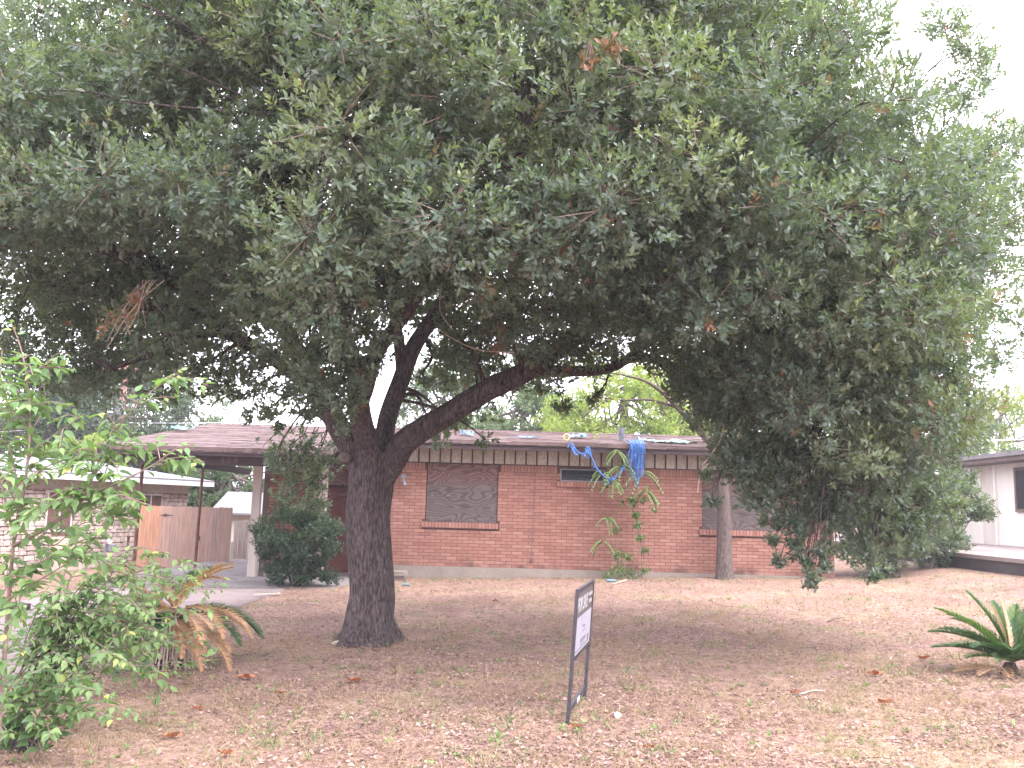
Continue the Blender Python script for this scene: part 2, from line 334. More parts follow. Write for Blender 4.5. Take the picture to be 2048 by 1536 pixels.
M['sign_text'] = surf('sign_text', [(.3, (.34, .33, .35)), (.7, (.38, .37, .39))], 6, rough=.5, bmp=0)
M['sign_grey'] = surf('sign_grey', [(.3, (.13, .125, .15)), (.7, (.16, .155, .18))], 6, rough=.5, bmp=0)
M['rock'] = surf('rock', [(.3, (.36, .29, .24)), (.7, (.56, .47, .41))], 14, rough=.9, bmp=.6)
M['pole_wood'] = surf('pole_wood', [(.3, (.20, .10, .085)), (.7, (.33, .19, .16))], 4, (6, 6, .5), .9, .3)
M['wire'] = surf('wire', [(.3, (.10, .095, .11)), (.7, (.14, .13, .15))], 6, rough=.6, bmp=0)
M['pale_wire'] = surf('pale_wire', [(.3, (.55, .55, .58)), (.7, (.62, .62, .65))], 6, rough=.6, bmp=0)
M['yellow_plastic'] = surf('yellow_plastic', [(.3, (.65, .45, .10)), (.7, (.72, .52, .16))], 6, rough=.5, bmp=0)
M['pot_black'] = surf('pot_black', [(.3, (.015, .015, .017)), (.7, (.03, .03, .033))], 9, rough=.5, bmp=.1)

# ------------------------------------------------------------------ foliage kit
KITE = (np.array([[0, 0, 0], [.55, .5, .06], [1, 0, 0], [.55, -.5, .06]]), np.array([[0, 2, 1], [0, 3, 2]]))
OVAL = (np.array([[0, 0, 0], [.45, .46, .05], [.8, .36, .03], [1, 0, -.03], [.8, -.36, .03], [.45, -.46, .05]]), np.array([[0, 3, 2], [0, 2, 1], [0, 4, 3], [0, 5, 4]]))
OVATE = (np.array([[0, 0, 0], [.16, .40, .04], [.42, .50, .05], [.75, .22, .0], [1, 0, -.14], [.75, -.22, .0], [.42, -.50, .05], [.16, -.40, .04], [.42, 0, -.05]]),
         np.array([[0, 8, 1], [1, 8, 2], [2, 8, 3], [3, 8, 4], [4, 8, 5], [5, 8, 6], [6, 8, 7], [7, 8, 0]]))
BLADE = (np.array([[0, .5, 0], [0, -.5, 0], [.6, .28, .1], [.6, -.28, .1], [1, 0, .02]]), np.array([[0, 1, 3], [0, 3, 2], [2, 3, 4]]))
def leaves(tpl, B, D, N, L, W):
    """B base points, D directions, N up normals, L lengths, W widths -> V, T"""
    S = unit(np.cross(N, D)); N = np.cross(D, S); T, Fc = tpl
    V = B[:, None] + D[:, None] * (T[None, :, 0:1] * L[:, None, None]) + S[:, None] * (T[None, :, 1:2] * W[:, None, None]) + N[:, None] * (T[None, :, 2:3] * L[:, None, None])
    n, k = len(B), len(T)
    return V.reshape(-1, 3), (Fc[None] + (np.arange(n) * k)[:, None, None]).reshape(-1, 3)
def basis(D):
    ref = np.where(np.abs(D[:, 2:3]) > .9, np.array([[1., 0, 0]]), np.array([[0, 0, 1.]])); U = unit(np.cross(D, ref)); return U, np.cross(D, U)
def rosettes(tpl, Pt, D, k, L, W, tint, stem=.1, a0=.5, a1=1.25, tv=.12, r=rng):
    """k leaves spiralling up the last stretch of each twig"""
    n = len(Pt); U, Wv = basis(D)
    j = np.tile(np.arange(k), n); i = np.repeat(np.arange(n), k); m = n * k
    t = (j + r.uniform(0, .8, m)) / k; az = j * 2.4 + np.repeat(r.uniform(0, 6.28, n), k) + r.normal(0, .25, m)
    a = a1 + (a0 - a1) * t + r.normal(0, .18, m)
    rad = np.cos(az)[:, None] * U[i] + np.sin(az)[:, None] * Wv[i]
    d = unit(np.cos(a)[:, None] * D[i] + np.sin(a)[:, None] * rad + r.normal(0, .08, (m, 3)))
    N = unit(D[i] + .5 * np.array([0, 0, 1.]) + r.normal(0, .25, (m, 3)))
    B = Pt[i] + D[i] * ((t - 1) * stem)[:, None]
    sc_ = r.uniform(.65, 1.2, m)
    V, T = leaves(tpl, B, d, N, L * sc_, W * sc_ * r.uniform(.85, 1.15, m))
    tt = np.clip(np.asarray(tint)[i] + r.normal(0, tv, m) * (np.asarray(tint)[i] < .94), 0, 1)
    tt = np.where(np.asarray(tint)[i] < .94, np.minimum(tt, .925), np.maximum(tt, .96))
    return V, T, np.repeat(tt, len(tpl[0]))
def blob_twigs(c, rad, n, up=.45, inner=.35, r=rng, squash=.8):
    """twig tips through a clump, most of them near its skin"""
    d = unit(r.normal(0, 1, (n, 3))); q = (inner + (1 - inner) * r.uniform(0, 1, n) ** .5)[:, None]
    q = q * (1 + .25 * np.sin(d[:, :1] * 5 + c[0] * 7) * np.cos(d[:, 2:] * 4 + c[1] * 5))
    off = d * q * rad; off[:, 2] *= squash
    D = unit(d + np.array([0, 0, up]) + r.normal(0, .35, (n, 3)))
    return np.asarray(c) + off, D
def prisms(A, B, ra, rb):
    """thin three-sided sticks from A to B"""
    D = unit(B - A); U, W = basis(D); n = len(A); a = np.array([0, 2.094, 4.189])
    ring = np.cos(a)[None, :, None] * U[:, None] + np.sin(a)[None, :, None] * W[:, None]
    ra = np.broadcast_to(ra, (n,))[:, None, None]; rb = np.broadcast_to(rb, (n,))[:, None, None]
    V = np.concatenate([A[:, None] + ring * ra, B[:, None] + ring * rb], 1).reshape(-1, 3)
    q = np.array([[0, 1, 4, 3], [1, 2, 5, 4], [2, 0, 3, 5]])
    return V, (q[None] + (np.arange(n) * 6)[:, None, None]).reshape(-1, 4)
class FO:
    def __init__(s): s.V = []; s.T = []; s.t = []; s.n = 0
    def add(s, V, T, t): s.V.append(V); s.T.append(T + s.n); s.t.append(t); s.n += len(V)
    def build(s, name, mat, parent=None, kind=None, origin=None):
        o = np_mesh(name, np.vstack(s.V), [np.vstack(s.T)], mat, parent, np.concatenate(s.t), origin=origin)
        if kind: o['kind'] = kind
        return o
#==MARK==
# ------------------------------------------------------------------ ground, drive, slab
def axis(lo, hi, st, far):
    a = list(np.arange(lo, hi + 1e-6, st)); o = [hi + (far - hi) * t ** 2.2 for t in np.linspace(.08, 1, 12)]; i = [lo - (far + lo) * t ** 2.2 for t in np.linspace(.08, 1, 12)]
    return np.array(i[::-1] + a + o)
gx = axis(-15, 19, .25, 900); gy = axis(-4, 36, .25, 1200)
XX, YY = np.meshgrid(gx, gy); ZZ = tz(XX, YY); nx, ny = len(gx), len(gy)
idx = np.arange(nx * ny).reshape(ny, nx)
Qg = np.stack([idx[:-1, :-1], idx[:-1, 1:], idx[1:, 1:], idx[1:, :-1]], -1).reshape(-1, 4)
tag(np_mesh('ground', np.stack([XX, YY, ZZ], -1).reshape(-1, 3), [Qg], M['ground'], smooth_=True), kind='structure')
def sheet(name, x0, x1, y0, y1, dz, mat, st=.5, edge=None, thick=.12):
    xs = np.linspace(x0, x1, max(2, int((x1 - x0) / st))); ys = np.linspace(y0, y1, max(2, int((y1 - y0) / st)))
    a, b = np.meshgrid(xs, ys)
    if edge: a = a + np.where(np.isclose(a, x1), edge * nz(b, b * 0, .8, 5), 0)
    z = 0.029 * (np.clip(a, -12, 12) + 2.6) + dz
    V = np.stack([a, b, z], -1).reshape(-1, 3); n, m_ = len(xs), len(ys); I = np.arange(n * m_).reshape(m_, n)
    Q = np.stack([I[:-1, :-1], I[:-1, 1:], I[1:, 1:], I[1:, :-1]], -1).reshape(-1, 4)
    ring = np.concatenate([I[0, :], I[1:, -1], I[-1, -2::-1], I[-2:0:-1, 0]]); k = len(V)
    V = np.vstack([V, V[ring] - [0, 0, thick]]); r2 = np.arange(len(ring)) + k
    S = np.stack([ring, r2, np.roll(r2, -1), np.roll(ring, -1)], -1)
    return np_mesh(name, V, [Q, S], mat)
for j in range(5):                                     # the drive is poured in bays with open joints
    y1 = 17.86 - j * 4.2; tag(sheet('driveway_bay', -8.3, -4.35, y1 - 4.17, y1, .03, M['drive'], .4, .05), kind='structure')
mb = MB(); mb.box((-8.35, 17.9, -.35), (-2.9, 26.2, -.02))
tag(mb.build('carport_slab', M['concrete']), kind='structure')
# ------------------------------------------------------------------ brick house
HX0, HX1, WY = -3.45, 7.58, 20.6
house = thing('brick_house', (2.0, WY, 0.1), 'low red brick house with boarded windows and brown carport behind the big oak', 'house')
mb = MB(); mb.box((HX0, WY + .16, .28), (HX1 - .012, 27.4, 3.02)); mb.build('wall_core', M['black_void'], house)
mb = MB(); xb = [HX0, -1.93, -.26, 1.19, 2.24, 4.52, 6.29, HX1 - .012]
for k in range(7):
    if k in (1, 5): mb.box((xb[k], WY + .010, .28), (xb[k + 1], WY + .16, 1.31))
    elif k == 3: mb.box((xb[k], WY + .010, .28), (xb[k + 1], WY + .16, 2.33)); mb.box((xb[k], WY + .010, 2.62), (xb[k + 1], WY + .16, 3.02))
    else: mb.box((xb[k], WY + .010, .28), (xb[k + 1], WY + .16, 3.02))
mb.build('mortar_bed', M['mortar'], house)
mb = MB(); mb.box((HX0 - .02, WY - .03, -.4), (HX1 + .0, 27.42, .30), tint=.5); mb.build('foundation', M['footing'], house)
mb = MB(); mb.box((-6.15, 22.32, -.1), (HX0, 22.5, 2.95)); mb.build('porch_wall_core', M['mortar'], house)
OPEN = [(-1.93, -.26, 1.31, 2.67), (4.52, 6.29, 1.31, 2.67), (1.19, 2.24, 2.33, 2.62)]
SILL = [(-2.0, -.2, 1.18, 1.31), (4.45, 6.36, 1.18, 1.31), (1.12, 2.31, 2.20, 2.33)]
def clear(x0, x1, z0, z1):
    for a, b, c, d in OPEN + SILL:
        if x1 > a + .001 and x0 < b - .001 and z1 > c + .012 and z0 < d - .012: return False
    return True
bricks = []            # (x0,x1,z0,z1,yfront)
CH = .0762; BL = .254
for i in range(29):
    z0 = .303 + i * CH; x = HX0 - (i % 2) * BL / 2
    while x < HX1:
        cuts = [(max(x, HX0), min(x + BL - .010, HX1))]
        for a, b, c, d in OPEN + SILL:
            if z0 + CH > c + .012 and z0 < d - .012:
                nc = []
                for p, q in cuts:
                    if q <= a or p >= b: nc.append((p, q))
                    else:
                        if p < a: nc.append((p, a - .006))
                        if q > b: nc.append((b + .006, q))
                cuts = nc
        for p, q in cuts:
            if q - p > .02: bricks.append((p, q, z0, z0 + CH - .010, WY, 0))
        x += BL
z0 = .303 + 29 * CH; x = HX0
while x < HX1:
    if clear(x, x + .07, z0, 2.66): bricks.append((x, min(x + .067, HX1), z0, 2.668, WY, 0))
    x += .0775
for a, b, c, d in SILL:
    x = a
    while x < b - .03: bricks.append((x, min(x + .067, b), c, d - .004, WY - .045, 1)); x += .0775
full = [b for b in bricks if abs(b[1] - b[0] - (BL - .010)) < 1e-4]
full.sort(key=lambda b: abs((b[0] + b[1]) / 2 - 1.1) + abs(b[2] - 1.5) * .8); chosen = set(full[:300])
protos = []
for k in range(9):
    q = MB(); q.box((-(BL - .010) / 2, 0, 0), ((BL - .010) / 2, .09, CH - .010), tint=.18 + .08 * k, jit=.001)
    o = q.build('brick_shape', M['brick']); protos.append(o.data); bpy.data.objects.remove(o)
wall = house
for b in full[:300]:
    inst('brick', protos[int(np.clip(rng.normal(4, 2), 0, 8))], ((b[0] + b[1]) / 2, WY + rng.uniform(-.002, .002), b[2]), house, (0, 0, rng.uniform(-.004, .004)))
mb = MB()
for b in bricks:
    if b in chosen: continue
    y = b[4] + rng.uniform(-.002, .002); mb.box((b[0], y, b[2]), (b[1], y + (.16 if b[5] else .09), b[3]), tint=float(np.clip(rng.normal(.5, .16), 0, 1)), jit=.0012)
tag(mb.build('brickwork', M['brick'], house), kind='stuff')
mb = MB()
for i in range(37):                                   # recessed wall in the shade of the carport
    z0 = .0 + i * CH; x = -6.15 - (i % 2) * BL / 2
    while x < HX0:
        p, q = max(x, -6.15), min(x + BL - .011, HX0)
        if q - p > .03 and not (q > -4.75 and p < -3.75 and z0 < 2.1): mb.box((p, 22.3, z0), (q, 22.36, z0 + CH - .011), tint=float(np.clip(rng.normal(.4, .16), 0, 1)))
        x += BL
tag(mb.build('porch_brickwork', M['brick'], house), kind='stuff')
mb = MB(); mb.box((-4.7, 22.27, .0), (-3.8, 22.33, 2.05)); dr = mb.build('front_door', M['maroon'], house)
mb = MB(); mb.box((-4.76, 22.255, 0), (-4.7, 22.33, 2.1)); mb.box((-3.8, 22.255, 0), (-3.74, 22.33, 2.1)); mb.build('door_frame', M['column_paint'], dr)
# boarded windows: plywood sheets
for (a, b, c, d) in OPEN[:2]:
    q = MB(); q.box((a + .01, WY + .035, c + .004), (b - .01, WY + .05, d - .005), jit=.002)
    o = q.build('plywood_board', M['plywood'], None, origin=((a + b) / 2, WY, c + .3)); o.parent = house; o.location = o.location - house.location
    q = MB()
    for k in range(7):
        sx, sz = rng.uniform(a + .08, b - .08), rng.choice([c + .12, c + .6, d - .15]) + rng.uniform(-.05, .05); q.box((sx - .012, WY + .028, sz - .012), (sx + .012, WY + .036, sz + .012))
    q.build('screw', M['grey_metal'], o)
a, b, c, d = OPEN[2]
q = MB(); q.box((a, WY + .06, c), (b, WY + .07, d)); lw = q.build('louvre_window', M['black_void'], house)
q = MB(); q.box((a, WY + .0, c), (a + .03, WY + .06, d)); q.box((b - .03, WY, c), (b, WY + .06, d)); q.box((a + .03, WY, c), (b - .03, WY + .06, c + .025)); q.box((a + .03, WY, d - .025), (b - .03, WY + .06, d)); q.build('window_frame', M['grey_metal'], lw)
for k in range(3):
    z = c + .03 + k * .085; q = MB(); q.add([(a + .03, WY + .015, z), (b - .03, WY + .015, z), (b - .03, WY + .05, z + .088), (a + .03, WY + .05, z + .088), (a + .03, WY + .02, z - .004), (b - .03, WY + .02, z - .004), (b - .03, WY + .055, z + .084), (a + .03, WY + .055, z + .084)], [(0, 1, 2, 3), (4, 7, 6, 5), (0, 4, 5, 1), (2, 6, 7, 3)]); q.build('slat', M['slat'], lw)
# frieze of cream boards between brown battens
bx = np.arange(HX0 + .05, HX1 - .02, .252)
for k, x in enumerate(bx[:-1]):
    q = MB(); q.box((x + .012, WY - .014, 2.69), (bx[k + 1] - .012, WY + .01, 3.1), tint=rng.uniform(.3, .7)); q.build('frieze_board', M['cream'], house)
q = MB(); q.box((-.017, -.03, 2.672), (.017, -.002, 3.1)); bo = q.build('batten_shape', M['brown_paint']); bme = bo.data; bpy.data.objects.remove(bo)
for x in bx: inst('batten', bme, (x, WY, 0), house)
q = MB(); q.box((HX0, WY - .022, 2.668), (HX1, WY + .01, 2.69)); q.build('frieze_rail', M['brown_paint'], house)
# roofs
def roof_slab(name, x0, x1, ye, ze, yr, zr, th=.07, mat=M['shingle'], parent=house, n=40):
    q = MB(); xs = np.linspace(x0, x1, n); s = (zr - ze) / (yr - ye); V = []
    rows = np.linspace(0, 1, 24)
    for r_, t in enumerate(rows):
        for x in xs:
            y = ye + (yr - ye) * t + (rng.uniform(-.02, .012) if r_ == 0 else 0); V.append((x, y, ze + (zr - ze) * t + .012 * nz(x, y, .7, 8)))
    V = np.array(V); I = np.arange(len(V)).reshape(24, n)
    Q = np.stack([I[:-1, :-1], I[:-1, 1:], I[1:, 1:], I[1:, :-1]], -1).reshape(-1, 4)
    ring = np.concatenate([I[0, :], I[1:, -1], I[-1, -2::-1], I[-2:0:-1, 0]]); k = len(V); V = np.vstack([V, V[ring] - [0, 0, th]]); r2 = np.arange(len(ring)) + k
    S = np.stack([ring, r2, np.roll(r2, -1), np.roll(ring, -1)], -1); q.add(V, np.vstack([Q, S]))
    q.add([(x0, ye, ze - th), (x1, ye, ze - th), (x1, yr, zr - th), (x0, yr, zr - th)], [(3, 2, 1, 0)])
    return q.build(name, mat, parent)
RX0, RX1 = -3.55, 8.05
rf = roof_slab('roof', RX0, RX1, 20.0, 3.17, 24.0, 3.77)
roof_slab('rear_roof', RX0, RX1, 28.2, 3.12, 24.0, 3.765)
cr = roof_slab('carport_roof', -8.2, RX0 + .01, 17.4, 2.68, 24.0, 3.74)
roof_slab('rear_carport_roof', -8.2, RX0 + .01, 28.2, 3.08, 24.0, 3.735)
q = MB()                                               # shingle courses as thin laps on the near slopes
for (x0, x1, ye, ze, yr, zr) in ((RX0, RX1, 20.0, 3.17, 24.0, 3.77), (-8.2, RX0, 17.4, 2.68, 24.0, 3.74)):
    nn = int((yr - ye) / .28)
    for k in range(nn):
        t0, t1 = k / nn, (k + 1) / nn; y0, y1 = ye + (yr - ye) * t0, ye + (yr - ye) * t1; x = x0 + .02 - rng.uniform(0, .3)
        while x < x1 - .02:
            L_ = rng.uniform(.55, 1.0); a, b = max(x, x0 + .02), min(x + L_ - .006, x1 - .02); x += L_
            if b - a < .05 or rng.uniform() < .03: continue
            za = ze + (zr - ze) * t0; zb = ze + (zr - ze) * t1; h = .022 + rng.uniform(0, .012)
            q.add([(a, y0, za + h), (b, y0, za + h), (b, y1, zb + .014), (a, y1, zb + .014), (a, y0, za), (b, y0, za)], [(0, 1, 2, 3), (4, 5, 1, 0)])
tag(q.build('shingles', M['shingle'], rf), kind='stuff')
q = MB(); q.box((RX0, 20.03, 2.98), (RX1, 20.07, 3.13)); q.box((RX0, 20.0, 3.085), (RX1, 20.03, 3.12)); q.build('fascia', M['brown_paint'], house)
q = MB(); q.box((RX0, 20.07, 3.06), (RX1 - .02, WY + .01, 3.085)); q.build('soffit', M['soffit'], house)
q = MB(); q.box((-8.2, 17.42, 2.53), (RX0, 17.46, 2.62)); q.box((-8.2, 17.4, 2.585), (RX0, 17.42, 2.635)); q.box((-8.2, 17.46, 2.5), (-8.15, 24, 2.6)); q.build('carport_fascia', M['brown_paint'], house)
q = MB(); q.box((-8.0, 17.66, 2.36), (RX0 - .01, 17.76, 2.6)); q.build('carport_beam', M['brown_paint'], house)
q = MB(); q.box((-7.8, 17.76, 2.44), (-7.7, 26.2, 2.62)); q.box((-7.7, 20.15, 2.5), (RX0, 20.25, 2.9)); q.build('side_beam', M['brown_paint'], house)
for (x, yb, xt) in ((-7.75, 18.55, -7.74), (-7.75, 22.2, -7.74)):
    q = MB(); q.tube([(x, yb, -.3), (xt, yb, 2.46)], .036, 10); pst = q.build('carport_post', M['rust_post'], house)
    q = MB(); q.box((x - .07, yb - .07, -.16 + .0), (x + .07, yb + .07, -.012)); q.build('base_plate', M['rust_post'], pst)
for x in (-5.76, -4.25):
    q = MB(); q.box((x - .09, 20.12, -.02), (x + .09, 20.148, 2.92), jit=.002); q.box((x - .088, 20.252, -.02), (x + .088, 20.28, 2.92)); q.box((x - .08, 20.148, -.02), (x + .08, 20.252, 2.5)); q.build('column', M['column_paint'], house)
q = MB(); q.box((-5.64, 20.3, -.02), (-5.54, 20.4, 2.9)); q.build('trim_post', M['soffit'], house)
q = MB(); q.box((-6.2, 22.28, -.02), (-6.1, 22.52, 2.95)); q.build('corner_trim', M['column_paint'], house)
# house number on the beam: dull dark digits
def lettering(txt, size, mat, parent, frame, ext=.002, sx=1.0, bold=0.0, name='lettering'):
    """frame: (origin, right, up, normal) in world"""
    cu = bpy.data.curves.new('lettering', 'FONT'); cu.body = txt; cu.size = size; cu.extrude = ext; cu.offset = bold
    t = bpy.data.objects.new('lettering', cu); col.objects.link(t); bpy.context.view_layer.update()
    me = bpy.data.meshes.new_from_object(t.evaluated_get(bpy.context.evaluated_depsgraph_get())); bpy.data.objects.remove(t)
    O, R_, U_, N_ = [np.array(v, float) for v in frame]; n = len(me.vertices); c = np.zeros(n * 3, np.float32); me.vertices.foreach_get('co', c); c = c.reshape(-1, 3)
    W_ = O + c[:, :1] * sx * R_ + c[:, 1:2] * U_ + c[:, 2:] * N_ - org(parent)
    me.vertices.foreach_set('co', W_.astype(np.float32).ravel()); me.materials.clear(); me.materials.append(mat); me.update()
    o = bpy.data.objects.new(name, me); col.objects.link(o); o.parent = parent; ORG[o.name] = org(parent); return o
lettering('4 0 0', .17, M['soffit'], house, ((-5.82, 17.655, 2.41), (1, 0, 0), (0, 0, 1), (0, -1, 0)), .004, name='house_number')
# small fittings
q = MB(); q.tube([(1.0 - .42, WY - .012, 2.62), (.585, WY - .012, 1.9), (.56, WY - .012, 1.2), (.565, WY - .012, .42)], .0045, 6); q.build('wall_cable', M['wire'], house)
q = MB(); q.box((.54, WY - .04, .45), (.585, WY - .002, .53)); q.build('cable_box', M['soffit'], house)
q = MB(); q.tube([(-2.46, WY - .11, 2.33), (-2.46, WY + .01, 2.33)], [.062, .05], 14); pl = q.build('porch_lamp', M['grey_metal'], house)
q = MB(); q.tube([(-2.46, WY - .10, 2.27), (-2.43, WY - .13, 2.18), (-2.41, WY - .15, 2.12)], [.02, .045, .05], 10); q.build('lamp_head', M['grey_metal'], pl)
q = MB(); vp = P(1245, 880, 21.0); q.tube([(vp[0], 21.2, 3.3), (vp[0], 21.2, 3.68)], .08, 14, True); q.build('vent_pipe', M['vent_grey'], house)
q = MB(); q.tube([(vp[0], 21.2, 3.34), (vp[0], 21.2, 3.40)], [.15, .085], 14); q.build('pipe_flashing', M['dark_metal'], house)
q = MB(); hp = P(1376, 883, 21.0); q.box((hp[0] - .2, 20.85, 3.3), (hp[0] + .2, 21.1, 3.352)); q.build('roof_hole', M['black_void'], house)
q = MB(); q.box((hp[0] - .3, 21.05, 3.36), (hp[0] + .42, 21.4, 3.40), jit=.05); q.build('loose_decking', M['column_paint'], house)
# ------------------------------------------------------------------ tarp shreds
def ribbon(q, pts, w_, tint, jit=.3, wdir=(1, 0, 0)):
    pts = np.asarray(pts, float); n = len(pts); wv = np.array(wdir, float)
    L_ = []
    for i, p in enumerate(pts):
        a = rng.normal(0, jit); v = unit(wv * math.cos(a) + np.array([0, 1, .2]) * math.sin(a)) * w_ * rng.uniform(.6, 1.1) / 2; L_ += [p - v, p + v]
    q.add(L_, [(2 * i, 2 * i + 1, 2 * i + 3, 2 * i + 2) for i in range(n - 1)], tint=np.clip(tint + rng.normal(0, .15, 2 * n), 0, 1))
q = MB(); c0 = P(1275, 874, 19.93)
for k in range(110):
    x = c0[0] + rng.normal(0, .075); y = 19.93 + rng.uniform(-.07, .07); L_ = rng.uniform(.2, .85) * (1.25 - abs(x - c0[0]) * 3)
    z = 3.2; pts = [(x + rng.uniform(-.1, .1), y + .25, 3.27 + rng.uniform(0, .05)), (x, y, z)]
    for s in range(5): x += rng.normal(-.006, .018); z -= L_ / 5; pts.append((x, y - .05 + rng.normal(0, .02), z))
    ribbon(q, pts, rng.choice([.004, .006, .012, .03]), rng.uniform(.0, 1.0), .8)
for k in range(40):
    x = c0[0] + rng.normal(.05, .14); z = 3.2 + rng.uniform(-.1, .15); a = rng.uniform(0, 6.28); l = rng.uniform(.05, .22); ribbon(q, [(x, 19.95, z), (x + l * .5 * math.cos(a), 19.9, z + l * .5 * math.sin(a) + .02), (x + l * math.cos(a), 19.88, z + l * math.sin(a))], .006, rng.uniform(.5, 1))
tag(q.build('tarp_shred', M['tarp_blue'], None, origin=c0), 'frayed bright blue tarp clump hanging over the eave near the vent pipe', 'tarp')
q = MB(); sp = spline([P(a, b, 19.9) for a, b in ((1142, 884), (1152, 900), (1163, 908), (1172, 904), (1176, 893), (1182, 912), (1192, 934), (1205, 950), (1220, 957), (1232, 952), (1243, 940), (1252, 925))], 6)
q.tube(sp, .011 + .009 * np.abs(np.sin(np.arange(len(sp)) * .8)), 5, tint=.55)
for k in range(46):
    p = sp[rng.integers(len(sp))] if k > 22 else sp[rng.integers(0, 6)]
    if k % 3 == 0: p = sp[rng.integers(22, 28)]
    l = rng.uniform(.04, .16); ribbon(q, [p, p + [rng.normal(0, .03), -.01, -l * .5], p + [rng.normal(0, .05), -.02, -l]], rng.choice([.01, .03, .06]), rng.uniform(.2, 1))
tag(q.build('tarp_strand', M['tarp_blue'], None, origin=sp[0]), 'twisted strand of blue tarp draped in loops across the frieze', 'tarp')
def crumple(name, px, py, Y, w_, d_, mat, label, cat, n=9, amp=.05, tint=.5):
    c = P(px, py, Y); slope = .15; q = MB(); V = []; tt = []
    for i in range(n):
        for j in range(n):
            u, v = i / (n - 1) - .5, j / (n - 1) - .5
            V.append((c[0] + u * w_ + rng.normal(0, w_ * .03), Y + v * d_, 3.17 + .15 * (Y + v * d_ - 20) + .045 + abs(rng.normal(0, amp)))); tt.append(np.clip(tint + rng.normal(0, .3), 0, 1))
    keep = [(i * n + j, (i + 1) * n + j, (i + 1) * n + j + 1, i * n + j + 1) for i in range(n - 1) for j in range(n - 1) if rng.uniform() > .22 * (abs(i - n / 2 + .5) + abs(j - n / 2 + .5)) / n * 3]
    q.add(V, keep, tint=np.array(tt)); return tag(q.build(name, mat, None, origin=(c[0], Y, 3.17 + .15 * (Y - 20))), label, cat)
crumple('plastic_sheet', 1335, 878, 20.8, .95, .7, M['tarp_teal'], 'torn pale teal plastic sheet beside the hole in the roof', 'plastic sheet', 9, .022, .35)
crumple('plastic_scrap', 1283, 868, 21.3, .22, .5, M['tarp_teal'], 'small whitish plastic scrap above the blue tarp clump', 'plastic sheet', 6, .04, .95)
crumple('tarp_scrap', 1155, 869, 21.6, .45, .5, M['tarp_blue'], 'crumpled pale blue tarp scrap near the ridge above the looped strand', 'tarp', 7, .05, .98)
crumple('tarp_scrap', 1045, 876, 21.0, .75, .3, M['tarp_blue'], 'thin blue tarp strip flat on the roof between oak limb and strand', 'tarp', 6, .02, .9)
crumple('tarp_scrap', 935, 874, 21.2, .3, .5, M['tarp_blue'], 'blue tarp scrap on the roof behind the oak right limb', 'tarp', 7, .06, .8)
crumple('tarp_scrap', 862, 876, 20.4, .3, .4, M['tarp_blue'], 'blue tarp scrap at the eave right beside the oak trunk fork', 'tarp', 6, .05, .7)
def crumple2(px, py, Y, w_, label):
    o = crumple('plastic_sheet', px, py, Y, w_, .5, M['tarp_teal'], label, 'plastic sheet', 7, .04, .15); dz = 2.68 + .1606 * (Y - 17.4) - (3.17 + .15 * (Y - 20)); o.location.z += dz + .03; return o
crumple2(364, 871, 21.0, .5, 'crumpled teal plastic on the carport roof')
q = MB(); r_ = P(1133, 876, 20.5); a = np.linspace(0, 6.28, 17); q.tube(np.stack([r_[0] + .07 * np.cos(a), 20.5 + .03 * np.cos(a), 3.36 + .07 * np.sin(a)], -1), .012, 6, False)
tag(q.build('plastic_ring', M['yellow_plastic'], None, origin=r_), 'small yellow plastic ring on the roof above the strand end', 'ring')
# ------------------------------------------------------------------ plank gate and fence beside the carport
fA, fB = P(281, 1012, 24.2), P(466, 1013, 24.9); fz0, fz1 = -.2, 1.47
gate = thing('plank_fence_gate', ((fA[0] + fB[0]) / 2, 24.5, fz0), 'reddish cedar plank fence with hinged gate beside the carport', 'gate')
fd = unit(fB[:2] - fA[:2]); fl = np.linalg.norm(fB[:2] - fA[:2]); fn = np.array([fd[1], -fd[0]])
def fmap(V): V = np.asarray(V, float); return np.column_stack([fA[0] + V[:, 0] * fd[0] + V[:, 1] * fn[0], fA[1] + V[:, 0] * fd[1] + V[:, 1] * fn[1], V[:, 2]])
x = 0; k = 0
while x < fl - .05:
    wd = .136; t = 1.0 - .05 * rng.uniform() if x < .42 else float(np.clip(rng.normal(.42 if x < 1.6 else .3, .2), 0, .75)); h = fz1 + rng.uniform(-.012, .012)
    q = MB(); x1 = min(x + wd, fl); y = .023 + rng.uniform(0, .002) if (k % 2) else .018
    V = [(x - .002 * (k % 2), y, fz0 + .03), (x1 + .002 * (k % 2), y, fz0 + .03), (x1 + .002 * (k % 2), y, h - .02), (x1 - .022, y, h), (x + .022, y, h), (x - .002 * (k % 2), y, h - .02)]
    V2 = [(a_, b_ - .018, c_) for a_, b_, c_ in V]
    q.add(fmap(V + V2), [(0, 1, 2, 5), (2, 3, 4, 5), (6, 11, 8, 7), (8, 11, 10, 9)] + [(i, 6 + i, 6 + (i + 1) % 6, (i + 1) % 6) for i in range(6)], tint=t); q.build('plank', M['plank'], gate)
    x += wd; k += 1
for z in (.15, .7, 1.2):
    q = MB(); q.box((0, -.05, z), (fl, -.005, z + .085), tint=.4, M=fmap); q.build('rail', M['plank'], gate)
for z in (1.22, .12):
    q = MB(); q.add(fmap([(.48, .034, z), (.62, .034, z + .02), (.66, .036, z + .055), (.7, .034, z + .02), (.9, .034, z), (.7, .034, z - .02), (.66, .036, z - .055), (.62, .034, z - .02)]), T=[(0, 7, 1), (1, 7, 6), (1, 6, 2), (2, 6, 5), (2, 5, 3), (3, 5, 4)]); q.build('hinge', M['dark_metal'], gate)
q = MB(); q.box((1.56, .03, .55), (1.6, .06, .68), M=fmap); q.build('latch', M['dark_metal'], gate)
q = MB(); q.box((fl + .01, -.06, fz0), (fl + .1, .03, fz1 - .95), tint=.7, M=fmap); q.build('post', M['old_plank'], gate)
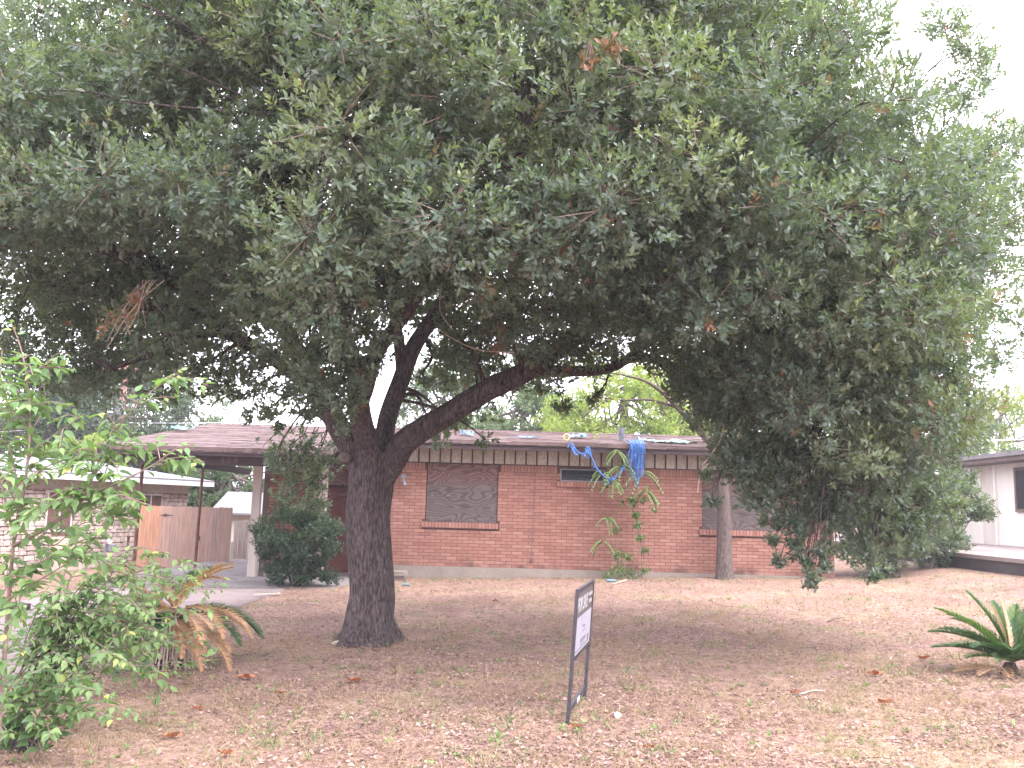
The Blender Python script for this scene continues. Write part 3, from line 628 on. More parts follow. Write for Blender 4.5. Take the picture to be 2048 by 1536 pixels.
# weathered fence and shed in the back yard
bf = thing('yard_fence', P(500, 1100, 27.6), 'weathered pale board fence low behind the carport slab', 'fence')
p0 = P(470, 1030, 27.6); x = p0[0]
for k in range(14):
    q = MB(); q.box((x, 27.6, -.2), (x + .14, 27.62, 1.05 + rng.uniform(-.02, .02)), tint=rng.uniform(.2, .8), jit=.004); q.build('plank', M['old_plank'], bf); x += .15
shed = thing('yard_shed', P(500, 1060, 31), 'small pale shed with light grey roof seen through the carport', 'shed')
s0, s1 = P(440, 1030, 31), P(540, 1030, 31)
q = MB(); q.box((s0[0], 31, -.3), (s1[0], 33.5, 1.3)); q.build('wall', M['siding_dark'], shed)
q = MB(); q.add([(s0[0] - .3, 30.7, 1.25), (s1[0] + .3, 30.7, 1.25), (s1[0] + .3, 32.6, 2.0), (s0[0] - .3, 32.6, 2.0), (s0[0] - .3, 30.7, 1.19), (s1[0] + .3, 30.7, 1.19), (s1[0] + .3, 32.6, 1.94), (s0[0] - .3, 32.6, 1.94)], [(0, 1, 2, 3), (4, 7, 6, 5), (0, 4, 5, 1), (1, 5, 6, 2), (0, 3, 7, 4)]); q.build('roof', M['grey_roof'], shed)
# ------------------------------------------------------------------ stone neighbour on the left
nd = unit(np.array([.34, .94])); nn_ = np.array([nd[1], -nd[0]]); n0 = np.array([-11.1, 24.4])
def nmap(V): V = np.asarray(V, float); return np.column_stack([n0[0] + V[:, 0] * nd[0] + V[:, 1] * nn_[0], n0[1] + V[:, 0] * nd[1] + V[:, 1] * nn_[1], V[:, 2]])
nb = thing('stone_house', (-13, 24, -.3), 'pale stone house with grey roof and white eave left of the carport', 'house')
T0, T1, NZ0, NZ1 = -9.0, 3.3, -.45, 1.83
q = MB(); q.box((T0, -7, NZ0), (T1, -.012, 2.3), M=nmap); q.build('wall_core', M['stone_joint'], nb)
NOPEN = [(1.25, 2.2, .95, 1.8), (-1.95, -1.1, .75, 1.8), (-1.75, -.62, -.45, .62)]
stones = []; z = NZ0; row = 0
while z < NZ1 - .03:
    h = rng.uniform(.085, .15); h = min(h, NZ1 - z); x = T0 - rng.uniform(0, .3)
    while x < T1:
        L_ = rng.uniform(.13, .34); a, b = max(x, T0), min(x + L_, T1); x += L_
        for (c, d, e, f) in NOPEN:
            if z + h > e + .03 and z < f - .03:
                if a >= c and b <= d: a = b
                elif a < c < b: b = c
                elif a < d < b: a = d
        if b - a > .07: stones.append((a, b, z, z + h))
    z += h
stones.sort(key=lambda s: -(s[0] > -6.2) * 10 - (s[3] > -.2))
q = MB(); nobj = 0
for (a, b, c, d) in stones:
    dp = rng.uniform(.012, .04); g = .013; zt = d - g + rng.uniform(-.025, .012); zt2 = d - g + rng.uniform(-.025, .012)
    V = [(a + g, dp, c + g * .6), (b - g, dp * .8, c + g * .6), (b - g, dp * rng.uniform(.7, 1.1), zt), ((a + b) / 2, dp * 1.15, (zt + zt2) / 2 + .012), (a + g, dp, zt2)]
    V2 = [(p_[0], -.02, p_[2]) for p_ in V]; tgt = MB() if nobj < 300 else q
    tgt.add(nmap(V + V2), [(i, 5 + i, 5 + (i + 1) % 5, (i + 1) % 5) for i in range(5)], [(0, 1, 3), (1, 2, 3), (0, 3, 4)], tint=float(np.clip(rng.normal(.5, .22), 0, 1)))
    if nobj < 300: tgt.build('stone', M['stone'], nb)
    nobj += 1
if q.n: tag(q.build('stonework', M['stone'], nb), kind='stuff')
q = MB(); q.box((T0, -.01, NZ1), (T1, .02, 2.12), M=nmap); q.build('frieze', M['cream'], nb)
for (c, d, e, f) in NOPEN[:2]:
    q = MB(); q.box((c, -.06, e), (d, -.04, f), M=nmap); wn = q.build('window', M['curtain'], nb)
    q = MB()
    for (u0, u1, v0, v1) in ((c, c + .05, e, f), (d - .05, d, e, f), ((c + d) / 2 - .025, (c + d) / 2 + .025, e, f), (c, d, e, e + .05), (c, d, f - .05, f)): q.box((u0, -.045 + rng.uniform(0, .004), v0), (u1, -.01 + rng.uniform(0, .004), v1), M=nmap)
    q.build('window_frame', M['white_paint'], wn)
    q = MB(); q.box((c + .05, -.034, e + .05), ((c + d) / 2 - .025, -.03, f - .05), M=nmap); q.box(((c + d) / 2 + .025, -.034, e + .05), (d - .05, -.03, f - .05), M=nmap); q.build('pane', M['glass'], wn)
c, d, e, f = NOPEN[2]; q = MB(); q.box((c + .01, -.02, e), (d - .01, .02, f), M=nmap); q.build('tan_panel', M['tan_panel'], nb)
OV = .55
q = MB(); V = [(T0, OV, 2.26), (T1 + .5, OV, 2.26), (T1 + .5, -4.4, 2.84), (T0, -4.4, 2.84)]; V += [(a, b, c_ - .05) for a, b, c_ in V]; q.add(nmap(V), [(0, 1, 2, 3), (4, 7, 6, 5), (0, 4, 5, 1), (1, 5, 6, 2), (2, 6, 7, 3), (0, 3, 7, 4)]); q.build('roof', M['grey_roof'], nb)
q = MB(); V = [(T0, -4.4, 2.84), (T1 + .5, -4.4, 2.84), (T1 + .5, -9.4, 2.2), (T0, -9.4, 2.2)]; q.add(nmap(V), [(0, 1, 2, 3)]); q.build('rear_roof', M['grey_roof'], nb)
q = MB(); q.box((T0, OV - .03, 2.08), (T1 + .47, OV, 2.21), M=nmap); V = [(T1 + .47, OV, 2.08), (T1 + .5, OV, 2.08), (T1 + .5, -4.4, 2.66), (T1 + .47, -4.4, 2.66)]; V += [(a, b, c_ + .13) for a, b, c_ in V]; q.add(nmap(V), [(0, 3, 2, 1), (4, 5, 6, 7), (0, 1, 5, 4), (1, 2, 6, 5), (2, 3, 7, 6), (3, 0, 4, 7)]); q.build('fascia', M['white_paint'], nb)
q = MB(); q.box((T0, -.0, 2.10), (T1 + .46, OV - .03, 2.13), M=nmap); q.build('soffit', M['cream'], nb)
# gas meter and standpipe by the stone wall
def npt(t, o, z): return nmap([(t, o, z)])[0]
gm = thing('gas_meter', npt(-.05, .3, -.22), 'grey gas meter on pipes against the stone wall', 'meter')
q = MB(); q.tube([npt(.0, .3, .18), npt(.0, .3, .22), npt(.0, .3, .38), npt(.0, .3, .42)], [.08, .14, .14, .09], 12); q.build('meter_body', M['grey_metal'], gm)
q = MB(); q.tube([npt(-.12, .3, .48), npt(-.12, .38, .48)], .085, 14); q.build('dial', M['white_paint'], gm)
q = MB(); q.tube([npt(-.18, .3, -.3), npt(-.18, .3, .55), npt(-.1, .3, .6), npt(0, .3, .42)], .025, 8); q.tube([npt(-.18, .3, .62), npt(-.18, .3, .55)], [.09, .05], 10); q.build('pipe', M['grey_metal'], gm)
q = MB(); q.tube([npt(.62, .3, -.3), npt(.62, .3, .55)], .028, 8); q.tube([npt(.62, .3, .55), npt(.62, .3, .62)], .04, 8); tag(q.build('standpipe', M['rust_post'], None, origin=npt(.62, .3, -.25)), 'thin rusty standpipe right of the gas meter', 'pipe')
# ------------------------------------------------------------------ cream neighbour on the right
rh = thing('cream_house', (17, 28, .6), 'cream vertical sided house with dark flat eave at the right edge', 'house')
RXW = 16.15
q = MB(); q.box((RXW + .01, 16, .5), (RXW + 6, 32.6, 3.55)); q.build('wall', M['siding'], rh)
y = 16.0
while y < 32.3:                                        # grooved siding boards
    q = MB(); q.box((RXW + .002, y + .002, .95), (RXW + .02, y + .298, 3.55), tint=rng.uniform(.3, .7)); q.build('siding_board', M['siding' if not 29.0 < y < 30.0 else 'siding_dark'], rh); y += .3
for y in (30.0, 29.1):
    q = MB(); q.box((RXW - .06, y, .93), (RXW + .001, y + .13, 3.55)); q.build('corner_board', M['siding'], rh)
q = MB(); q.box((RXW - .05, 22, .85), (RXW + .01, 32.6, .95)); q.build('base_trim', M['siding_dark'], rh)
q = MB(); q.box((RXW - .7, 14, 3.56), (RXW + 7, 33.2, 3.70)); q.build('fascia', M['soffit'], rh)
q = MB(); q.box((RXW - .8, 13.9, 3.70), (RXW + 7, 33.3, 3.77)); q.box((RXW - .76, 14, 3.77), (RXW + 7, 33.2, 3.84)); q.build('roof', M['dark_roof'], rh)
q = MB(); q.box((RXW - .04, 26.4, 2.1), (RXW - .015, 27.9, 3.3)); wn = q.build('window', M['black_void'], rh)
q = MB(); q.box((RXW - .07, 26.3, 2.0), (RXW - .015, 26.4, 3.4)); q.box((RXW - .07, 27.9, 2.0), (RXW - .015, 28.0, 3.4)); q.box((RXW - .07, 26.4, 2.0), (RXW - .015, 27.9, 2.1)); q.box((RXW - .07, 26.4, 3.3), (RXW - .015, 27.9, 3.4)); q.build('window_frame', M['soffit'], wn)
q = MB(); q.box((10.62, 12, .2), (RXW + .2, 21.6, .83)); q.box((10.62, 21.6, .2), (RXW + .2, 38, .828)); tag(q.build('terrace_wall', M['dark_concrete']), kind='structure')
q = MB(); V = [(10.58, 12, .9), (RXW, 12, .9), (RXW, 38, .9), (10.58, 38, .9)]; q.box((10.58, 11.95, .83), (RXW - .06, 38.05, .92)); tag(q.build('terrace', M['drive']), kind='structure')
# ------------------------------------------------------------------ yard things
a_, b_ = G(1135, 1450), G(1169, 1398)
sign = thing('yard_sign', (a_ + b_) / 2, 'black framed FOR SALE sign standing at an angle in the leaf litter', 'sign')
sr = unit(b_ - a_); sl = np.linalg.norm(b_ - a_); su = unit(np.array([.058, -.01, 1.0])); sn = unit(np.cross(sr, su))       # normal faces the viewer's left side
def smap(V): V = np.asarray(V, float); return a_ + V[:, :1] * sr + V[:, 1:2] * sn + V[:, 2:] * su
H = .985
if np.dot(sn, CAM - a_) < 0: sn = -sn
for x in (0, sl):
    q = MB(); q.box((x - .013, -.013, -.12), (x + .013, .013, H), M=smap); q.build('post', M['dark_metal'], sign)
q = MB(); q.box((.016, -.012, .085), (sl - .016, .012, .125), M=smap); cb = q.build('crossbar', M['dark_metal'], sign)
q = MB(); q.box((sl * .38, .0125, .09), (sl * .52, .0145, .12), M=smap); q.build('sticker', M['plastic_white'], cb)
for z in (.455, H - .03): q = MB(); q.box((.016, -.012, z), (sl - .016, .012, z + .027), M=smap); q.build('frame_bar', M['dark_metal'], sign)
q = MB(); q.box((.016, -.006, .76), (sl - .016, .006, H - .03), M=smap); hd = q.build('header_panel', M['sign_dark'], sign)
q = MB(); q.box((.016, -.006, .48), (sl - .016, .006, .76), M=smap); wp = q.build('white_panel', M['sign_white'], sign)
def sfr(x, z): return (smap([(x, .0075, z)])[0], sr, su, sn)
lettering('FOR SALE', .155, M['sign_text'], hd, sfr(.05, .80), .001, .80, .002)
q = MB()                                               # two short lines of print too small to read
for (x0, x1, z, h_) in ((.72, .95, .872, .03), (.76, .93, .815, .032)):
    x = sl * x0
    while x < sl * x1: w_ = rng.uniform(.012, .02); q.box((x, .0065, z), (x + w_, .0075, z + h_ * rng.uniform(.85, 1)), M=smap); x += w_ + .007
q.build('small_print', M['sign_text'], hd)
q = MB()
for (x, z, w_, h_) in ((.40, .66, .10, .012), (.52, .645, .06, .02), (.46, .62, .14, .01)): q.box((sl * x, .0065, z), (sl * x + w_, .0075, z + h_), M=smap)
q.build('faint_print', M['sign_grey'], wp)
q = MB(); q.box((sl * .34, .0065, .545), (sl * .68, .0075, .575), M=smap); q.box((sl * .08, .0065, .50), (sl * .78, .0075, .512), M=smap); q.box((sl * .36, .0065, .525), (sl * .62, .0075, .535), M=smap); q.build('faint_print', M['sign_grey'], wp)
q = MB(); q.box((sl * .8, .0065, .50), (sl * .87, .0075, .56), M=smap); q.build('dark_mark', M['sign_dark'], wp)
# splash block, rocks, litter
def lump(name, p, size, mat, label, cat, seed=1, sub=6):
    r = np.random.default_rng(seed); q = MB(); V = []; Q = []
    for i in range(sub + 1):
        for j in range(10):
            th = math.pi * i / sub; ph = 2 * math.pi * j / 10; k = 1 + r.uniform(-.18, .18); V.append((p[0] + size[0] * k * math.sin(th) * math.cos(ph), p[1] + size[1] * k * math.sin(th) * math.sin(ph), p[2] + size[2] * math.cos(th) * (1 + r.uniform(-.1, .1))))
    Q = [(i * 10 + j, (i + 1) * 10 + j, (i + 1) * 10 + (j + 1) % 10, i * 10 + (j + 1) % 10) for i in range(sub) for j in range(10)]
    q.add(V, Q); return tag(q.build(name, mat, None, origin=p), label, cat)
lump('flat_rock', G(680, 1289) + [0, 0, .012], (.10, .06, .035), M['rock'], 'flat pale stone at the left foot of the oak trunk', 'stone', 3)
p = G(803, 1157); 
sb = thing('splash_block', (p[0], 20.0, float(tz(p[0], 20.0))), 'small concrete step block by the foundation right of the oak trunk', 'block')
q = MB(); q.box((p[0] - .27, 19.75, .12), (p[0] + .17, 20.25, .21), jit=.012); q.build('slab', M['footing'], sb)
q = MB(); q.box((p[0] - .2, 19.8, -.05), (p[0] + .1, 20.2, .12), jit=.008); q.build('base', M['footing'], sb)
lump('paper_scrap', G(1235, 1436) + [0, 0, .02], (.03, .03, .025), M['plastic_white'], 'crumpled white paper scrap on the litter right of the sign', 'litter', 5, 4)
lump('plastic_scrap', G(812, 1172) + [0, 0, .03], (.09, .06, .04), M['tarp_teal'], 'grey blue plastic scrap on the ground near the splash block', 'litter', 6, 4)
lump('plastic_scrap', G(1222, 1164) + [0, 0, .03], (.12, .06, .04), M['tarp_teal'], 'bluish plastic scrap on the ground below the wall sapling', 'litter', 8, 4)
q = MB(); q.tube([G(1225, 1170) + [0, 0, .02], G(1252, 1165) + [0, 0, .05]], [.012, .02], 6); tag(q.build('pale_stick', M['wood_dead'], None, origin=G(1225, 1170)), 'short pale stick beside the bluish plastic below the wall sapling', 'stick')
q = MB(); q.tube([G(505, 1194) + [0, 0, .03], G(560, 1192) + [0, 0, .03]], [.03, .035], 7); tag(q.build('pale_stick', M['wood_dead'], None, origin=G(530, 1193)), 'pale wooden lath on the drive edge below the dark shrub', 'stick')
k0 = G(10, 1226); q = MB(); q.box((k0[0] - 1.2, k0[1] - .1, k0[2] - .05), (k0[0] + .32, k0[1] + .12, k0[2] + .14), jit=.01); tag(q.build('shadowed_slab_edge', M['dark_concrete'], None, origin=k0), 'dark block for a slab edge and its shadow on the drive at the left edge', 'slab edge')  # dark block added in place of a raised slab edge and its shadow
# big fallen leaves, each a lobed blade
def big_leaf(p, s, rz, tilt, label):
    a = np.linspace(0, 2 * math.pi, 21)[:-1]; r = s * (.55 + .45 * np.abs(np.cos(a * 2.5))) ; z = s * .35 * np.abs(np.sin(a * 1.5 + rz)) + s * .1
    V = np.column_stack([r * np.cos(a + rz), r * np.sin(a + rz) * .8, z]); V = np.vstack([[0, 0, s * .05], V])
    c, sn_ = math.cos(tilt), math.sin(tilt); V = V @ np.array([[1, 0, 0], [0, c, sn_], [0, -sn_, c]]); V[:, 2] += s * .15 - min(0, V[:, 2].min())
    n = 20; q = MB(); q.add(V + p, T=[(0, 1 + i, 1 + (i + 1) % n) for i in range(n)]); q.tube([p + V[0], p + V[0] + [-s * .9 * math.cos(rz), -s * .9 * math.sin(rz), .01]], [s * .03, s * .02], 5)
    return tag(q.build('fallen_leaf', M['dead_leaf'], None, origin=p), label, 'leaf', 'large fallen leaves on the lawn')
for (px, py, s, lb) in ((705, 1366, .085, 'large curled orange leaf below the oak trunk, the biggest'), (561, 1392, .055, 'small rusty leaf standing on edge left of the biggest leaf'), (342, 1478, .08, 'orange leaf at the bottom left near the weeds'),
                        (1152, 1463, .06, 'rusty leaf at the foot of the sign near post'), (1771, 1412, .07, 'red brown leaf standing upright right of centre on the lawn'), (1750, 1354, .09, 'flat orange leaf up the lawn from the upright one'),
                        (1848, 1322, .07, 'orange leaf left of the right hand sago palm'), (450, 1515, .06, 'tan leaf at the bottom edge left of centre'), (492, 1360, .09, 'flat orange leaf right of the left sago palm'),
                        (990, 1205, .06, 'small orange leaf on the lawn in front of the plywood window'), (395, 1422, .05, 'small orange leaf among weeds below the left sago palm'), (1590, 1390, .05, 'small rusty leaf on the open lawn right of the sign'),
                        (1300, 1500, .05, 'small rusty leaf at the bottom right of the sign')):
    big_leaf(G(px, py), s, rng.uniform(0, 6.28), -.5 if s < .08 else -.25, lb)
# ------------------------------------------------------------------ the oak
tb = G(737, 1283)
oak = thing('oak_tree', tb, 'huge spreading live oak with forked dark trunk filling the upper picture', 'tree')
def limb(pts, seg=12, k=7, wob=.05):
    """pts: (px, py, Y, r)"""
    A = np.array([np.append(P(a, b, y), r) for a, b, y, r in pts]); S = spline(A, k); return S[:, :3], np.maximum(S[:, 3], .006)
tb_ = np.array([tb[0], tb[1], 0])
trunk_px = [(737, 1050, 10.7, .262), (741, 985, 10.7, .265), (745, 940, 10.7, .27), (748, 900, 10.7, .22)]
A = [np.append(tb + [0, .0, -.25], .60), np.append(tb + [0, .0, -.02], .42), np.append(tb + [.0, 0, .1], .335), np.append(tb + [0, 0, .28], .29), np.append(tb + [.02, 0, .6], .268)] + [np.append(P(a, b, y), r) for a, b, y, r in trunk_px]
S = spline(A, 8); q = MB()
def bark_tube(q, pts, rad, seg, flare=None):
    """tube with ridged bark relief"""
    pts = np.asarray(pts); n = len(pts); T = unit(np.gradient(pts, axis=0)); U = unit(np.cross(T, np.array([.2, .95, .1]))); W = np.cross(T, U)
    a = np.linspace(0, 2 * math.pi, seg, endpoint=False); L = np.concatenate([[0], np.cumsum(np.linalg.norm(np.diff(pts, axis=0), axis=1))])
    aa, ll = np.meshgrid(a, L); rel = .035 * np.sin(aa * 3 + ll * .9) + .02 * np.sin(aa * 7 + 1.3 + np.sin(ll * 3)) + .018 * np.sin(aa * 23 + 2.2 * np.sin(ll * 5)) * np.sin(ll * 9 + aa * 5)
    if flare is not None: rel = rel + np.asarray(flare)[:, None] * (.16 * np.cos(aa * 5 + .6) + .10 * np.cos(aa * 3 + 2))
    r = np.asarray(rad)[:, None] * (1 + rel)
    V = (pts[:, None] + (np.cos(aa)[..., None] * U[:, None] + np.sin(aa)[..., None] * W[:, None]) * r[..., None]).reshape(-1, 3)
    Q = [(i * seg + j, i * seg + (j + 1) % seg, (i + 1) * seg + (j + 1) % seg, (i + 1) * seg + j) for i in range(n - 1) for j in range(seg)]
    q.add(V, Q)
def fine(S, step=.05):
    d = np.concatenate([[0], np.cumsum(np.linalg.norm(np.diff(S[:, :3], axis=0), axis=1))]); t = np.arange(0, d[-1], step); return np.column_stack([np.interp(t, d, S[:, i]) for i in range(S.shape[1])])
S = fine(S, .035); tp, trd = S[:, :3], S[:, 3]
ang_flare = np.clip((.35 - (tp[:, 2] - tb[2])) / .35, 0, 1)
bark_tube(q, tp, trd, 72, ang_flare)
trunk = q.build('trunk', M['bark'], oak, True)
# knots
for (px, py, r) in ((730, 1048, .075), (690, 915, .06)):
    c = P(px, py, 10.7 - .24); q = MB(); q.tube([c + [0, .06, 0], c + [0, .01, 0], c + [0, -.004, 0], c + [0, .004, 0]], [r * 1.3, r * 1.05, r * .75, r * .3], 14); q.build('knot', M['bark_grey'], trunk, True)
LIMBS = [
 [(742, 1000, 10.7, .15), (762, 955, 10.66, .17), (790, 912, 10.62, .165), (815, 882, 10.5, .15), (862, 848, 10.35, .14), (960, 792, 10.2, .13), (1060, 737, 10.0, .118), (1135, 685, 9.9, .095), (1210, 640, 9.7, .075), (1300, 585, 9.4, .055), (1400, 500, 9.0, .035), (1500, 420, 8.6, .02)],
 [(1050, 742, 10.0, .08), (1150, 745, 10.1, .065), (1238, 728, 10.2, .055), (1330, 660, 10.2, .045), (1450, 640, 10.0, .035), (1600, 700, 9.7, .025), (1700, 780, 9.5, .015)],
 [(1190, 650, 9.75, .05), (1290, 610, 9.9, .05), (1400, 575, 10.2, .04), (1520, 560, 10.4, .03), (1700, 500, 10.4, .02)],
 [(744, 990, 10.72, .14), (757, 930, 10.75, .14), (771, 870, 10.9, .12), (788, 800, 11.1, .115), (815, 720, 11.3, .11), (850, 660, 11.5, .10), (885, 600, 11.7, .09), (930, 500, 11.9, .06), (1000, 350, 12, .03)],
 [(805, 745, 11.2, .085), (795, 690, 11.2, .075), (790, 620, 11.1, .065), (800, 540, 11, .055), (770, 420, 10.8, .035), (760, 250, 10.4, .02)],
 [(850, 655, 11.5, .06), (900, 645, 11.7, .055), (960, 655, 11.9, .045), (1040, 620, 12.2, .03)],
 [(742, 1000, 10.68, .15), (740, 940, 10.6, .165), (733, 875, 10.45, .14), (722, 815, 10.2, .125), (705, 740, 9.8, .10), (680, 640, 9.2, .1), (640, 520, 8.5, .07), (600, 380, 7.8, .045), (560, 220, 7.2, .02)],
 [(716, 815, 10.2, .1), (760, 700, 9.4, .08), (860, 560, 8.6, .06), (980, 420, 7.8, .04), (1050, 250, 7.2, .02)],
 [(742, 1000, 10.71, .15), (726, 950, 10.72, .165), (702, 895, 10.75, .15), (675, 840, 10.85, .135), (632, 785, 10.95, .11), (560, 725, 11, .095), (500, 685, 11, .085), (440, 655, 10.9, .08), (350, 620, 10.7, .06), (230, 600, 10.3, .04), (60, 560, 9.8, .02)],
 [(675, 838, 10.9, .10), (622, 740, 11.2, .10), (565, 650, 11.4, .10), (520, 575, 11.5, .095), (485, 505, 11.5, .09), (450, 440, 11.5, .075), (410, 330, 11.3, .05), (330, 150, 11, .03)],
 [(545, 630, 11.4, .085), (480, 590, 11.1, .085), (400, 570, 10.7, .085), (330, 560, 10.4, .085), (265, 525, 10.1, .08), (190, 488, 9.8, .07), (110, 485, 9.5, .05), (0, 500, 9.2, .03), (-150, 520, 9, .015)],
 [(330, 560, 10.4, .04), (250, 440, 10.2, .04), (170, 300, 10, .03), (60, 120, 9.8, .015)],
 [(500, 695, 11, .06), (430, 670, 10.8, .05), (350, 690, 10.6, .035), (220, 740, 10.2, .02)],
]
q = MB(); LP = []
for L_ in LIMBS:
    p_, r_ = limb(L_); S = fine(np.column_stack([p_, r_]), .07); p_, r_ = S[:, :3], S[:, 3]
    p_ = p_ + .02 * np.sin(np.arange(len(p_))[:, None] * np.array([.31, .37, .29]))
    bark_tube(q, p_, r_, 40 if r_[0] > .12 else 18); LP.append(np.column_stack([p_, r_]))
q.build('limb', M['bark'], oak, True)
LPA = np.vstack(LP)
# crown: clumps over the shell of a broad dome, plus hand-placed drooping ones
LOWX = [-400, 0, 200, 400, 520, 600, 690, 760, 850, 1000, 1150, 1250, 1340, 1420, 1500, 1700, 1850, 1960, 2048, 2300]
LOWY = [640, 560, 520, 500, 560, 700, 770, 640, 590, 600, 620, 610, 700, 800, 980, 1060, 960, 800, 430, 300]
BLW = [(-500, 800), (0, 790), (250, 800), (420, 760), (520, 690), (700, 690), (800, 560), (900, 780), (1000, 800), (1150, 770), (1250, 700), (1450, 900), (1700, 1000), (1900, 800), (2048, 420), (2400, 350)]
r2 = np.random.default_rng(5)
blobs = []              # centre, radius, tint, density, near
C0 = np.array([-.9, 10.7, 4.7])
for k in range(2600):
    u = unit(r2.normal(0, 1, 3)); rad = np.array([6.5, 4.5, 4.1]) * r2.uniform(.72, 1.0)
    if u[2] < -.55: continue
    c = C0 + u * rad
    if c[0] < -8: continue
    r = r2.uniform(.42, .72); px, py = proj(c); py, px = float(py), float(px); rp = r * 1750 / c[1]
    if c[1] < 10.9:
        if py + rp * .75 > np.interp(px, LOWX, LOWY): continue
    else:
        if py + rp * .6 > np.interp(px, [a for a, b in BLW], [b for a, b in BLW]): continue
    if c[2] < 2.3: continue
    if px > 1880 and py < 130 or (px > 1960 and 120 < py < 240) : continue
    if 60 < px < 440 and -60 < py < 105 and r2.uniform() < .8: continue
    if any(np.linalg.norm(c - b[0]) < .40 * (r + b[1]) for b in blobs): continue
    blobs.append((c, r, 0, 0))
n_shell = len(blobs)
for k in range(420):                                   # inner foliage that closes the crown
    u = unit(r2.normal(0, 1, 3)); c = C0 + u * np.array([6.3, 4.9, 3.9]) * r2.uniform(.35, .8); r = r2.uniform(.5, .8); px, py = [float(v) for v in proj(c)]
    if c[2] < 2.9 or c[0] < -7 or py + r * 1750 / c[1] * .7 > np.interp(px, [a for a, b in BLW], [b for a, b in BLW]) - 60 * (c[1] < 9): continue
    if 560 < px < 1150 and py > 520 and c[1] < 11.2: continue
    if any(np.linalg.norm(c - b[0]) < .42 * (r + b[1]) for b in blobs): continue
    blobs.append((c, r, 2, 0))
C1 = P(1650, 790, 9.6)
for k in range(260):                                   # the low lobe on the right
    u = unit(r2.normal(0, 1, 3)); c = C1 + u * np.array([1.75, 1.7, 1.55]) * r2.uniform(.5, 1.0); r = r2.uniform(.32, .52); px, py = [float(v) for v in proj(c)]
    if px < 1330 or py + r * 140 > np.interp(px, LOWX, LOWY) + 60: continue
    if px > 1990 or (px > 1880 and py > 1000): continue
    if any(np.linalg.norm(c - b[0]) < .45 * (r + b[1]) for b in blobs): continue
    blobs.append((c, r, 0, 0))
